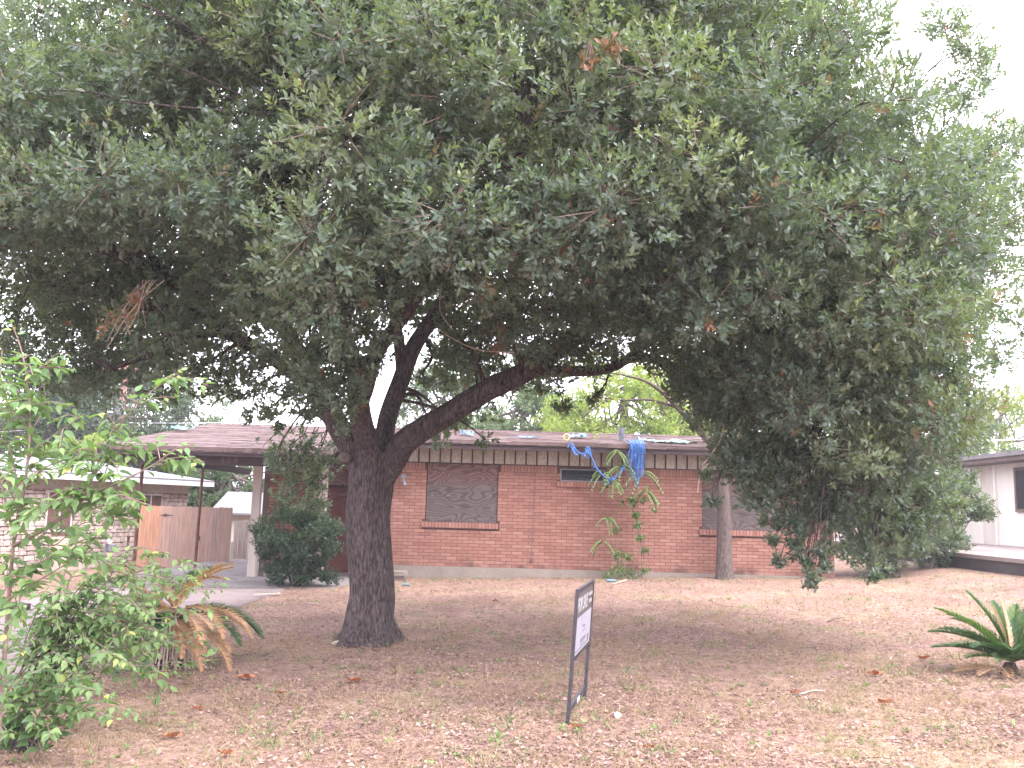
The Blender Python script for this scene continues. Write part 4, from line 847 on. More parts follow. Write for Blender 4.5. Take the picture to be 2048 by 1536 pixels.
for (px, py, Y, r) in ((590, 720, 9.0, .3), (640, 760, 8.9, .3), (560, 770, 9.6, .22), (680, 830, 9.3, .18), (610, 820, 9.8, .18), (500, 740, 10.2, .3), (440, 760, 10.6, .3), (540, 820, 11, .2), (1960, 270, 10.2, .4), (2010, 300, 10.4, .4), (2030, 430, 10.6, .35), (1970, 460, 10.3, .35), (1900, 300, 9.9, .4), (1940, 90, 10.4, .33), (1970, 150, 10.6, .26), (1880, 40, 10.2, .35), (1930, 190, 10.2, .3), (2040, 260, 10.8, .3), (1800, 1010, 9.6, .38), (1860, 1000, 9.8, .34), (1820, 1075, 9.7, .22), (1900, 1010, 10.0, .2), (1760, 1060, 9.5, .25), (1880, 1060, 10, .16), (1510, 1000, 9.0, .2), (1605, 1065, 8.9, .11), (1590, 1085, 8.9, .09), (1615, 1120, 8.85, .1), (1640, 1100, 8.8, .09), (1620, 1165, 8.7, .07), (1650, 1130, 8.75, .07), (1740, 1115, 9.1, .1), (1730, 1085, 9.1, .12), (1545, 1080, 8.9, .08), (1555, 1040, 8.95, .11), (1530, 1040, 8.95, .08), (1570, 1050, 9.0, .18), (1680, 1020, 9.2, .3), (1500, 940, 9.0, .24), (1640, 1000, 9.1, .26), (1440, 930, 9.0, .15), (1700, 1110, 9.1, .16), (1560, 1120, 8.9, .08), (1780, 1080, 9.5, .22), (1900, 900, 10, .28), (1930, 860, 10.2, .28), (1850, 1090, 9.9, .18), (1940, 950, 10.2, .16), (1910, 1070, 10.2, .12), (640, 640, 8.2, .5), (620, 700, 8.2, .35), (560, 640, 8.0, .4), (500, 560, 7.8, .45), (690, 560, 7.9, .5), (700, 700, 8.3, .35), (660, 780, 8.6, .28), (720, 760, 8.5, .22), (610, 780, 8.7, .2), (840, 520, 7.7, .45), (920, 560, 7.8, .4), (1060, 640, 8.3, .4), (1190, 620, 8.2, .42), (1290, 620, 8.3, .4), (300, 430, 7.6, .45), (420, 470, 7.6, .4), (140, 440, 7.8, .45), (30, 470, 8, .45), (660, 740, 8.4, .4), (700, 800, 8.8, .25), (600, 560, 7.8, .6), (720, 640, 8, .45), (760, 550, 7.6, .5), (640, 810, 9, .2), (1000, 560, 7.5, .45), (1120, 590, 8, .45), (1240, 540, 7.8, .5), (480, 620, 9.3, .42), (540, 700, 9.8, .35), (420, 560, 9.0, .42), (590, 740, 9.9, .25), (330, 640, 10, .35), (560, 560, 9.0, .4), (470, 730, 10.2, .22), (820, 610, 9.6, .3), (900, 640, 10, .3), (980, 640, 9.4, .35), (760, 720, 9.4, .2), (1150, 690, 9.2, .33), (1250, 675, 9.0, .4), (1335, 700, 9.0, .4), (1300, 640, 8.6, .42), (1380, 760, 9.2, .35), (1080, 680, 9.4, .35), (1180, 700, 9.6, .38), (1110, 745, 9.7, .2),
                       (1480, 900, 9, .33), (1560, 940, 9, .33), (1600, 1030, 9, .24), (1600, 1100, 8.9, .15), (1625, 1145, 8.7, .1), (1720, 1060, 9.3, .32), (1745, 1150, 9.0, .08), (1425, 1000, 8.8, .1), (1413, 950, 8.9, .1), (1450, 860, 9.1, .25), (1660, 1090, 9.2, .15), (1535, 1000, 9, .14), (1830, 1040, 9.8, .3), (1880, 960, 9.9, .25), (1930, 1010, 10, .12), (1760, 980, 9.6, .4), (1480, 960, 9, .12),
                       (555, 900, 13.4, .33), (600, 945, 13.4, .4), (615, 1000, 13.4, .3), (640, 900, 13.2, .35), (545, 935, 13.5, .2), (640, 970, 13.3, .25), (600, 880, 13.3, .35), (570, 985, 13.4, .25), (650, 940, 13.2, .28), (580, 930, 13.3, .3), (640, 1010, 13.3, .2),
                       (900, 740, 13, .5), (960, 815, 13, .42), (900, 840, 13, .36), (1020, 760, 12.5, .45), (1100, 770, 12.5, .36), (950, 690, 12.5, .55), (1130, 815, 12, .18), (970, 880, 12.8, .18), (880, 880, 13, .18), (840, 760, 13, .3), (690, 850, 9.6, .15), (1190, 790, 12, .2),
                       (60, 750, 10.5, .5), (200, 760, 10.8, .45), (320, 770, 11.3, .45), (430, 730, 12, .45), (240, 690, 10.8, .4), (360, 700, 11, .45), (480, 770, 12.6, .3), (520, 780, 12.4, .26), (580, 790, 12.2, .24), (610, 830, 12.4, .22), (500, 830, 12.8, .2), (560, 850, 12.9, .16), (450, 790, 12.3, .26), (640, 820, 12.0, .2), (400, 770, 12, .3), (480, 790, 12.6, .2), (540, 820, 12.8, .28), (20, 690, 10, .3), (470, 640, 12, .4), (220, 590, 10, .4), (420, 600, 11.4, .35), (90, 560, 9.6, .45), (350, 520, 10.6, .4), (1990, 700, 11, .4), (1960, 620, 11, .35), (2040, 640, 11.5, .35), (1950, 800, 11, .35), (1960, 330, 10.5, .4), (2020, 380, 10.8, .35), (1940, 420, 10.6, .35), (1950, 120, 10.8, .3), (1900, 180, 10.6, .35), (1920, 60, 10.6, .25)):
    blobs.append((P(px, py, Y), r, 1, 0))
fo = FO(); TW_A, TW_B = [], []; nl = 0; BR = []
for bi, (c, r, hand, _) in enumerate(blobs):
    px, py = [float(v) for v in proj(c)]
    inview = -250 < px < 2300 and -350 < py < 1300
    near = c[1] < 11.2
    n = int(140 * (r / .55) ** 2 * (.27 if hand == 2 else 1.0 if inview and near else (.5 if inview else .18)))
    n = max(n, 10)
    Pt, D = blob_twigs(c, r, n, .5, .25, r2)
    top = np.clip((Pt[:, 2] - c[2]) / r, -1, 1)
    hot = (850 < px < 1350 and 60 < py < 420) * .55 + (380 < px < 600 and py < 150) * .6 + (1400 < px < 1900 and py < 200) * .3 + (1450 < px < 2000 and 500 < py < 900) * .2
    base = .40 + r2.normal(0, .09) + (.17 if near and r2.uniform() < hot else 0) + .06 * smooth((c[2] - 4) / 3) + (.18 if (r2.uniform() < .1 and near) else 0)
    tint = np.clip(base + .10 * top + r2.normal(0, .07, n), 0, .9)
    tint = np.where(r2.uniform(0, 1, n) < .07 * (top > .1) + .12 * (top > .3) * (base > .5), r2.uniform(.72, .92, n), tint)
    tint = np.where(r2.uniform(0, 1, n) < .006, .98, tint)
    kk = 9
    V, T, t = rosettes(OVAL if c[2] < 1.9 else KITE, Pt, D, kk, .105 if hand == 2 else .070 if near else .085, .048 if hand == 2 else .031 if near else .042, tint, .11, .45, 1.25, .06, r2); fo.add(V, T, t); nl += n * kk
    s = r2.uniform(0, 1, n) < .16; mid = c + (Pt[s] - c) * .25 + r2.normal(0, .05 * r, (s.sum(), 3)); TW_A.append(mid); TW_B.append(Pt[s])
    d2 = np.linalg.norm(LPA[:, :3] - c, axis=1) + .3 * np.maximum(0, LPA[:, 2] - c[2] + .2); BR.append((int(np.argmin(d2)), c, r))
# a few withered brown sprays
for (px, py, Y, n) in ((275, 600, 8.0, 10), (245, 640, 8.0, 6), (1505, 455, 7.6, 16), (1470, 480, 7.7, 14), (870, 470, 7.2, 5), (1225, 100, 6.4, 12), (1180, 120, 6.4, 8), (215, 655, 8, 4), (1440, 430, 7.6, 10), (640, 475, 7.4, 3), (1000, 700, 9, 6)):
    Pt, D = blob_twigs(P(px, py, Y), .13, n, -.3, .2, r2); V, T, t = rosettes(OVAL, Pt, D, 5, .07, .028, np.full(n, .98), .1, .5, 1.3, .0, r2); fo.add(V, T, t); TW_A.append(np.repeat(P(px, py, Y)[None] + [0, 0, .15], n, 0)); TW_B.append(Pt)
crown = fo.build('crown', M['oak_leaf'], oak, 'stuff')
V, Q = prisms(np.vstack(TW_A), np.vstack(TW_B), .006, .0025); tag(np_mesh('twigs', V, [Q], M['twig'], oak), kind='stuff')
q = MB()
for (i, c, r) in BR:
    if r > .5 and c[1] > 11.5: continue
    a = LPA[i, :3]; ra = min(LPA[i, 3] * .6, .035 if c[2] > 2.4 else .008); L_ = np.linalg.norm(c - a)
    m1 = a + (c - a) * .4 + r2.normal(0, .07 * L_, 3) + [0, 0, .1 * L_]; m2 = a + (c - a) * .75 + r2.normal(0, .05 * L_, 3) + [0, 0, .06 * L_]
    sp = spline([a, m1, m2, c], 3); q.tube(sp, np.linspace(max(ra, .012 if c[2] > 2.4 else .006), .004, len(sp)), 4, False)
    for k in range(1):
        e = c + unit(r2.normal(0, 1, 3)) * r * .7; b0 = sp[-4 + k]; q.tube(spline([b0, (b0 + e) / 2 + r2.normal(0, .06, 3), e], 3), np.linspace(.009, .004, 7), 3, False)
tag(q.build('branches', M['bark'], oak, True), kind='stuff')
q = MB()                                               # leafless hanging sprays under the left limb
for k in range(6):
    a = P(300 + r2.uniform(-40, 40), 560, 8.0); e = P(255 + r2.uniform(-60, 40), 640 + r2.uniform(-20, 70), 8.0 + r2.uniform(-.2, .2)); q.tube(spline([a, (a + e) / 2 + r2.normal(0, .035, 3), e], 5), np.linspace(.004, .002, 11), 4, False)
for pts in ([(1405, 930), (1425, 905), (1440, 880), (1448, 850)], [(1395, 985), (1402, 945), (1420, 925)], [(880, 660), (910, 680), (960, 700), (1030, 705)], [(885, 560), (880, 620), (905, 660)]):
    q.tube(spline([P(a, b, 8.9) for a, b in pts], 5), .006, 4, False)
tag(q.build('bare_twigs', M['wood_dead'], oak), kind='stuff')
print('oak blobs', len(blobs), n_shell, 'leaves', nl)
# ------------------------------------------------------------------ other trees
def tree(name, label, px, Y, zc, rx, ry, rz, mat, n_blob, per, leaf, trunk_r, xc=None, lean=0, seed=1, tpl=KITE, tint=.5, group=None, bare=0, kk=6, gap=0.0):
    r = np.random.default_rng(seed); X = P(px, 1000, Y)[0] if xc is None else xc; b = np.array([X, Y, float(tz(X, Y)) - .1]); t = thing(name, b, label, 'tree', group)
    c = np.array([X + lean, Y, zc]); q = MB(); top = c + [0, 0, rz * .6]
    sp = spline([b, b + (c - b) * .4 + r.normal(0, .1, 3), c, top], 5); q.tube(sp, np.linspace(trunk_r, trunk_r * .25, len(sp)), 9); 
    fo = FO(); bl = []
    for k in range(n_blob):
        u = unit(r.normal(0, 1, 3)); cc = c + u * np.array([rx, ry, rz]) * r.uniform(.35, 1) ** .6; rr = r.uniform(.28, .46) * min(rx, rz) * 1.1; bl.append(cc)
        n = int(per * (1.0 if leaf < .1 else 1.9)); Pt, D = blob_twigs(cc, rr, n, .3, .15, r); tn = np.clip(tint + r.normal(0, .18) + .15 * (Pt[:, 2] - cc[2]) / rr + r.normal(0, .1, n), 0, 1)
        V, T, tt = rosettes(tpl, Pt, D, kk, leaf, leaf * .5, np.minimum(tn, .93), leaf * 1.6, .5, 1.3, .08, r); fo.add(V, T, tt)
        a = sp[r.integers(4, len(sp) - 1)]; q.tube(spline([a, (a + cc) / 2 + r.normal(0, .08 * rx, 3), cc], 3), np.linspace(trunk_r * .35, trunk_r * .06, 7), 5, False)
    for k in range(bare):
        a = sp[r.integers(8, len(sp) - 1)]; e = c + unit(r.normal(0, 1, 3) * [1, .6, 1] + [0, 0, .6]) * np.array([rx, ry, rz]) * 1.15; m_ = (a + e) / 2 + r.normal(0, .1 * rx, 3); q.tube(spline([a, m_, e], 4), np.linspace(trunk_r * .25, .012, 9), 4, False)
        for j in range(3): e2 = m_ + (e - m_) * r.uniform(.2, 1) ; f = e2 + r.normal(0, .25 * rx, 3) + [0, 0, .2 * rz]; q.tube([e2, (e2 + f) / 2, f], [.02, .012, .008], 3, False)
    q.build('trunk', M['bark_grey'], t, True); fo.build('crown', mat, t, 'stuff'); return t
GT = 'trees beyond the houses'
tree('backyard_tree', 'dark evergreen tree behind the stone house at the far left', 60, 36, 4.4, 4.0, 3, 3.2, M['far_dark'], 34, 60, .2, .3, seed=21, group=GT)
tree('backyard_tree', 'dark green tree behind the utility pole left of the carport roof', 215, 40, 4.9, 3.6, 3, 3.2, M['far_dark'], 30, 60, .2, .3, seed=22, group=GT)
tree('backyard_tree', 'grey green tree over the left end of the carport roof', 345, 46, 5.4, 3.4, 3, 3.0, M['far_green'], 30, 60, .2, .3, seed=23, group=GT)
tree('backyard_tree', 'small yellow green tree peeping over the carport ridge', 435, 40, 3.7, .9, .9, 1.0, M['far_yellow'], 9, 40, .16, .12, seed=24, group=GT)
tree('bare_tree', 'bare leafless tree over the carport ridge beside the oak limb', 490, 42, 4.3, 1.6, 1.2, 1.6, M['far_green'], 2, 10, .12, .1, seed=25, group=GT, bare=22)
tree('backyard_tree', 'rounded yellow green tree just above the stone house roof', 160, 31, 2.9, 1.5, 1.2, .75, M['far_yellow'], 14, 50, .15, .15, seed=26, group=GT, tint=.3)
tree('backyard_tree', 'shady green tree seen through the open carport', 455, 34, 2.4, 2.4, 1.6, 1.5, M['far_green'], 26, 60, .15, .2, seed=27, group=GT, tint=.35)
tree('backyard_tree', 'dark low tree in the gap between stone house and carport post', 415, 38, 1.4, 1.6, 1.2, 1.6, M['far_dark'], 14, 50, .16, .2, seed=28, group=GT)
tree('backyard_tree', 'bright yellow green tree over the roof behind the vent pipe', 1250, 32, 5.2, 2.9, 2, 2.4, M['far_yellow'], 34, 60, .15, .2, seed=29, group=GT, tint=.45)
tree('backyard_tree', 'yellow green tree over the roof behind the small trunk', 1400, 34, 5.4, 2.6, 2, 2.6, M['far_yellow'], 28, 60, .15, .2, seed=30, group=GT, tint=.6)
tree('backyard_tree', 'mid green tree over the roof right of the oak trunk', 1040, 36, 5.0, 2.8, 2, 2.3, M['far_green'], 30, 60, .17, .22, seed=31, group=GT, tint=.7)
tree('backyard_tree', 'pale green tree over the roof behind the oak right limb', 880, 40, 5.4, 2.6, 2, 2.2, M['far_green'], 24, 60, .18, .22, seed=32, group=GT, tint=.6)
tree('backyard_tree', 'thin yellowish tree above the cream house roof at the right edge', 2010, 44, 6.2, 2.6, 2, 2.4, M['far_yellow'], 16, 40, .17, .18, seed=33, group=GT, bare=10, tint=.35)
tree('backyard_tree', 'green tree behind the cream house at the right edge', 1930, 40, 4.6, 2.6, 2, 2.0, M['far_green'], 26, 60, .17, .22, seed=34, group=GT, tint=.65)
tree('backyard_tree', 'green tree behind the right end of the brick house', 1700, 34, 3.8, 3.2, 2, 2.2, M['far_green'], 30, 60, .17, .22, seed=35, group=GT, tint=.45)
tree('evergreen_shrub', 'tall dark evergreen at the right corner of the brick house', 1745, 20.6, 2.0, 1.2, 1.2, 1.75, M['oak_leaf'], 34, 80, .085, .08, seed=36, tpl=KITE, tint=.42, kk=8)
tree('evergreen_shrub', 'pale green shrub at the end of the terrace before the cream house', 1905, 23.5, 1.9, .8, .8, 1.25, M['far_green'], 24, 60, .085, .06, seed=38, tpl=KITE, tint=.8, kk=8)
tree('evergreen_shrub', 'lower green shrub between brick house and terrace wall', 1850, 21.2, 1.6, 1.05, 1.0, 1.3, M['oak_leaf'], 32, 80, .085, .06, seed=37, tpl=KITE, tint=.55, kk=8)
# dark round shrub on the drive edge
sp_ = G(600, 1174); sh = thing('round_shrub', sp_, 'dense dark green rounded shrub in front of the porch left of the oak', 'shrub')
fo = FO(); c = np.array([sp_[0] - .08, sp_[1] + .1, .98]); r3 = np.random.default_rng(9)
for k in range(85):
    u = unit(r3.normal(0, 1, 3)); cc = c + u * np.array([.87, .8, .74]) * r3.uniform(.25, 1) ** .5
    if cc[2] < .16: cc[2] = r3.uniform(.16, .3)
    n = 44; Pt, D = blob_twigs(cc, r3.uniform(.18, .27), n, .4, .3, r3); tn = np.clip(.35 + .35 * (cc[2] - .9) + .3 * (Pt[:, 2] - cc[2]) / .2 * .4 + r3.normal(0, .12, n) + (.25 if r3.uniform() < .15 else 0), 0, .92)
    V, T, tt = rosettes(KITE, Pt, D, 9, .055, .024, tn, .09, .5, 1.2, .06, r3); fo.add(V, T, tt)
for k in range(26):
    a = r3.uniform(0, 6.28); cc = np.array([c[0] + .72 * math.cos(a) * r3.uniform(.4, 1), c[1] + .65 * math.sin(a) * r3.uniform(.4, 1), sp_[2] + r3.uniform(.15, .42)]); Pt, D = blob_twigs(cc, .2, 40, .2, .3, r3); V, T, tt = rosettes(KITE, Pt, D, 9, .055, .024, np.clip(r3.normal(.28, .1, 40), 0, .9), .09, .5, 1.2, .06, r3); fo.add(V, T, tt)
fo.build('foliage', M['shrub_leaf'], sh, 'stuff')
q = MB()
for k in range(9): e = c + unit(r3.normal(0, 1, 3) + [0, 0, .6]) * .6; q.tube(spline([sp_ + r3.normal(0, .08, 3) * [1, 1, 0] - [0, 0, .05], sp_ + [r3.normal(0, .12), r3.normal(0, .1), .4], e], 4), np.linspace(.03, .008, 9), 6)
q.build('stem', M['bark'], sh)
# slim tree in front of the right hand window
cb_ = G(1450, 1158); ct = thing('slim_tree', cb_, 'slim grey trunked tree leaning before the right boarded window', 'tree'); q = MB()
yt = cb_[1]
for pts, seg in (([(1450, 1175, yt, .22), (1450, 1150, yt, .205), (1449, 1110, yt, .175), (1449, 1040, yt, .155), (1446, 970, yt, .135), (1442, 910, yt, .12), (1430, 880, yt, .1)], 16),
                 ([(1440, 905, yt, .085), (1405, 868, yt - .2, .075), (1365, 825, yt - .5, .06), (1325, 785, yt - .8, .045), (1285, 760, yt - 1, .03), (1220, 745, yt - 1.1, .015)], 10),
                 ([(1437, 895, yt, .08), (1440, 830, yt + .2, .06), (1432, 760, yt + .3, .045), (1445, 680, yt + .4, .03)], 10), ([(1400, 862, yt - .2, .04), (1385, 810, yt - .2, .035), (1360, 750, yt - .1, .025), (1340, 700, yt, .012)], 8),
                 ([(1355, 815, yt - .5, .03), (1300, 800, yt - .7, .025), (1240, 800, yt - .8, .018), (1180, 790, yt - .9, .008)], 8), ([(1375, 835, yt - .4, .025), (1410, 780, yt - .6, .02), (1420, 720, yt - .7, .012)], 7), ([(1320, 780, yt - .8, .02), (1300, 740, yt - .8, .016), (1260, 700, yt - .8, .008)], 7)):
    p_, r_ = limb(pts); bark_tube(q, p_, r_, seg)
q.build('trunk', M['bark_grey'], ct, True)
fo = FO(); q = MB()
for (px, py, n) in ((1240, 745, 22), (1290, 735, 26), (1340, 720, 26), (1380, 770, 20), (1300, 790, 16), (1420, 740, 24), (1230, 800, 14), (1190, 790, 10), (1350, 690, 26), (1440, 690, 26), (1270, 700, 20), (1180, 850, 6), (1190, 840, 5)):
    cc = P(px, py, yt - .6 + r3.uniform(-.4, .4)); Pt, D = blob_twigs(cc, .5, n, .1, .2, r3); V, T, tt = rosettes(OVATE, Pt, D, 5, .10, .05, np.clip(r3.normal(.55, .2, n), 0, .9), .2, .8, 1.5, .1, r3); fo.add(V, T, tt)
    for p in Pt[:: 3]: q.tube([cc + r3.normal(0, .05, 3), p], [.006, .003], 3, False)
fo.build('crown', M['far_yellow'], ct, 'stuff'); tag(q.build('twigs', M['twig'], ct), kind='stuff')
# saplings against the wall
def wall_sapling(base_px, pts, tufts, name, label, leafy=(), mat='weed', ll=.085):
    b = G(*base_px); Y = b[1]; t = thing(name, b, label, 'sapling'); q = MB(); sp = spline([b - [0, 0, .05]] + [P(a, c_, Y) for a, c_ in pts], 5); q.tube(sp, np.linspace(.016, .005, len(sp)), 6); q.build('stem', M['twig'], t)
    fo = FO()
    for (px, py, L_, n) in tufts:                     # compound leaves fanning from a point
        c = P(px, py, Y - .1)
        for k in range(n):
            a = r3.uniform(0, 6.28); d = unit(np.array([math.cos(a), r3.uniform(-.6, .6), .35 * math.sin(a) + .1])); pts_ = [c + d * s * L_ + np.array([0, 0, -.9 * (s ** 2) * L_]) for s in np.linspace(0, 1, 10)]
            pts_ = np.array(pts_); tg = unit(np.gradient(pts_, axis=0)); sd_ = unit(np.cross(tg, [0, 0, 1.])); B = np.vstack([pts_[1:], pts_[1:]]); D = unit(np.vstack([sd_[1:], -sd_[1:]]) * .9 + np.vstack([tg[1:], tg[1:]]) * .5 + [0, 0, -.5])
            V, T = leaves(OVAL, B, D, np.tile([0, -.3, 1.], (len(B), 1)), np.full(len(B), ll), np.full(len(B), ll * .42)); fo.add(V, T, np.repeat(np.clip(r3.normal(.6, .2, len(B)), 0, 1), 6))
    for (px, py, rad, n) in leafy:
        n = int(n * 2.2); Pt, D = blob_twigs(P(px, py, Y - .05), rad, n, .2, .1, r3); V, T, tt = rosettes(OVAL, Pt, D, 5, .06, .03, np.clip(r3.normal(.4, .2, n), 0, .92), .07, .6, 1.4, .1, r3); fo.add(V, T, tt)
    fo.build('foliage', M[mat], t, 'stuff'); return t
wall_sapling((1283, 1158), [(1283, 1100), (1278, 1060), (1270, 1030), (1262, 1000), (1258, 985), (1250, 950), (1246, 925)], [(1240, 932, .42, 16), (1225, 960, .24, 12), (1235, 902, .24, 10), (1285, 945, .45, 7), (1290, 980, .32, 8), (1205, 945, .3, 5)], 'wall_sapling', 'spindly sapling with drooping leaf tufts under the blue tarp clump',
             [(1272, 1030, .13, 16), (1266, 1005, .12, 14), (1275, 1050, .12, 14), (1280, 1075, .12, 12), (1288, 1100, .12, 10), (1265, 1000, .12, 10), (1290, 1140, .12, 8), (1288, 1000, .1, 8), (1310, 1020, .1, 4)])
wall_sapling((1235, 1158), [(1236, 1120), (1232, 1080), (1228, 1050), (1230, 1020), (1240, 1000)], [(1215, 1035, .25, 4), (1205, 1080, .25, 4)], 'wall_sapling', 'low leafy weeds against the wall left of the spindly sapling', [(1235, 1110, .18, 16), (1240, 1140, .25, 22), (1230, 1060, .14, 8), (1255, 1115, .15, 10), (1215, 1150, .18, 12), (1245, 1005, .1, 5), (1215, 1040, .1, 6), (1265, 1145, .2, 12)])
# ------------------------------------------------------------------ sago palms
def frond(base, az, el, L, droop, ll, n, parent, mat, tint, name='frond', wl=.012, r=r3, curl=0.0, sparse=0.0):
    s = np.linspace(0, 1, n); e = el - droop * s ** 1.3; st = L / (n - 1); dirs = np.column_stack([np.cos(az + curl * s) * np.cos(e), np.sin(az + curl * s) * np.cos(e), np.sin(e)])
    pts = np.asarray(base) + np.vstack([[0, 0, 0], np.cumsum(dirs[:-1] * st, axis=0)]); g = tz(pts[:, 0], pts[:, 1]) + .02; pts[:, 2] = np.maximum(pts[:, 2], g)
    side = np.column_stack([-np.sin(az + curl * s), np.cos(az + curl * s), np.zeros(n)]); up = np.cross(dirs, side); up = up * np.sign(up[:, 2:] + 1e-6)
    prof = np.sin(np.clip(s * .93 + .07, 0, 1) * math.pi) ** .55; m0 = int(n * .14); B, D, N, Ls = [], [], [], []
    for sg in (-1, 1):
        k = slice(m0, n); keep = r.uniform(0, 1, n)[k] > sparse
        B.append(pts[k][keep]); D.append(unit(sg * side[k] * .85 + dirs[k] * (.55 + .5 * s[k, None] ** 2) + up[k] * .28 + r.normal(0, .07, (n - m0, 3)))[keep]); N.append((up[k] - sg * side[k] * .3)[keep]); Ls.append((ll * prof[k] * r.uniform(.85, 1.1, n - m0))[keep])
    B, D, N, Ls = map(np.concatenate, (B, D, N, Ls)); V, T = leaves(BLADE, B, D, N, Ls, np.full(len(B), wl)); q = MB(); q.add(V, T=T, tint=np.repeat(np.clip(tint + r.normal(0, .12, len(B)), 0, 1), 5)); q.tube(pts[:: 3], np.linspace(.011, .003, len(pts[:: 3])), 5, False, tint=min(1, tint + .3)); return q.build(name, mat, parent)
lb = G(338, 1334); ls = thing('sago_palm', lb, 'sago palm with drooping dead orange fronds left of the oak', 'palm'); hb = lb + np.array([0, 0, .52])
q = MB(); q.tube([lb - [0, 0, .1], lb + [0, 0, .12], lb + [.0, 0, .35], lb + [0, 0, .58]], [.16, .15, .13, .08], 14, wob=.08)
for k in range(170): a = r3.uniform(0, 6.28); z = r3.uniform(0, .55); p = lb + [.13 * math.cos(a), .13 * math.sin(a), z]; q.tube([p, p + [.05 * math.cos(a), .05 * math.sin(a), .03]], [.014, .004], 4, False)
q.build('trunk', M['sago_trunk'], ls)
for k in range(22): frond(hb + r3.normal(0, .03, 3), r3.uniform(2.3, 5.0), r3.uniform(-.2, .45), r3.uniform(.75, 1.05), r3.uniform(.8, 1.4), .17, 85, ls, M['sago'], .35, wl=.014)
for (az, el, L_, dr_) in ((-.05, .35, 1.05, 1.35), (.25, .3, .95, 1.3), (-.3, .2, .9, 1.2), (1.6, .8, .9, .9), (1.2, .9, .85, .8), (2.2, .8, .9, .9)): frond(hb, az, el, L_, dr_, .17, 85, ls, M['sago'], .4, wl=.014)
for (az, el, L_) in ((3.6, -.5, .5), (4.3, -.7, .5), (3.9, -.6, .55)): frond(lb + [-.25, -.1, .3], az, el, L_, .5, .15, 50, ls, M['sago'], .9)
for (az, el, L_, dr_, t_) in ((-.2, .75, .75, 1.3, .5), (.1, .9, .7, 1.0, .55), (-.7, .1, .75, 1.5, .65), (-.5, .2, .85, 1.7, .5), (-1.9, .3, .45, 1.5, .75), (-.9, -.3, .7, 1.0, .35), (-.35, .0, .9, 1.6, .35), (3.4, .6, .6, 1.2, .5), (2.8, .9, .5, .8, .5), (-2.2, -.2, .6, 1.2, .55), (-.6, -.2, .8, 1.2, .25)): \
    [frond(hb + r3.normal(0, .05, 3), az + d_, el + .15 + d_ * .4, L_ * (1.12 - abs(d_)), dr_ * .72 - d_, .13, 70, ls, M['sago_dead'], t_ + d_ * .6, 'dead_frond', .011) for d_ in (-.14, .12)]
q = MB()
for k in range(34):
    a = r3.uniform(-2.4, -.5); p = hb + [.1 * math.cos(a), .1 * math.sin(a), r3.uniform(-.2, .0)]; L_ = r3.uniform(.3, .55); e = p + [L_ * .45 * math.cos(a), L_ * .45 * math.sin(a), -L_ * .85]; e[2] = max(e[2], lb[2] + .02); q.tube(spline([p, (p + e) / 2 + [.05 * math.cos(a), .05 * math.sin(a), .06], e], 4), np.linspace(.011, .006, 9), 5); q.tube([e + [0, 0, .08], e + [r3.uniform(-.05, .05), -.02, .0]], [.005, .002], 4)
tag(q.build('bare_stalks', M['wood_dead'], ls), kind='stuff')
rb = G(2022, 1348); rs = thing('sago_palm', rb, 'young sago palm with one dry tan leaf at the right edge', 'palm'); hb2 = rb + np.array([.02, 0, .12])
q = MB(); q.tube([rb - [0, 0, .08], rb + [0, 0, .03], rb + [0, 0, .11]], [.10, .08, .04], 12, wob=.1); q.build('trunk', M['sago_trunk'], rs)
for (az, el, L_, dr_) in ((2.75, 1.0, .72, .9), (2.9, .62, .8, .75), (3.3, .5, .68, .7), (3.05, .75, .6, .7), (.4, 1.25, .62, .6), (1.2, 1.1, .6, .7), (-.2, 1.0, .8, .8), (-.6, .8, .8, .9), (-1.2, .9, .7, .9), (2.2, .9, .7, .9), (2.6, 1.25, .75, .5), (2.95, .85, .85, .6), (3.15, .35, .8, .5), (2.5, .7, .7, .8), (.9, 1.2, .62, .5), (3.6, .6, .6, .8), (-.3, 1.15, .65, .6), (4.2, .7, .55, .9), (4.7, .35, .5, .6), (4.0, .3, .55, .5), (5.3, .4, .55, .6), (3.5, .25, .6, .4), (5.6, .6, .8, .8), (0.1, .5, .8, .8), (1.7, 1.3, .6, .4)): frond(hb2, az, el, L_, dr_, .14, 80, rs, M['sago'], r3.choice([.45, .6, .75, 1.0]), wl=.013)
frond(hb2, 2.0, 1.5, .6, .2, .07, 45, rs, M['sago_dead'], .9, 'dead_frond', .02, curl=.5); frond(hb2 + [-.02, 0, 0], 2.4, 1.42, .55, .3, .06, 45, rs, M['sago_dead'], .8, 'dead_frond', .02, curl=1.0)
for (az, L_) in ((3.3, .5), (3.8, .45), (2.9, .4), (4.4, .4)): frond(rb + [-.1, 0, .06], az, .0, L_, .2, .1, 40, rs, M['sago_dead'], .55, 'dead_frond', .008)
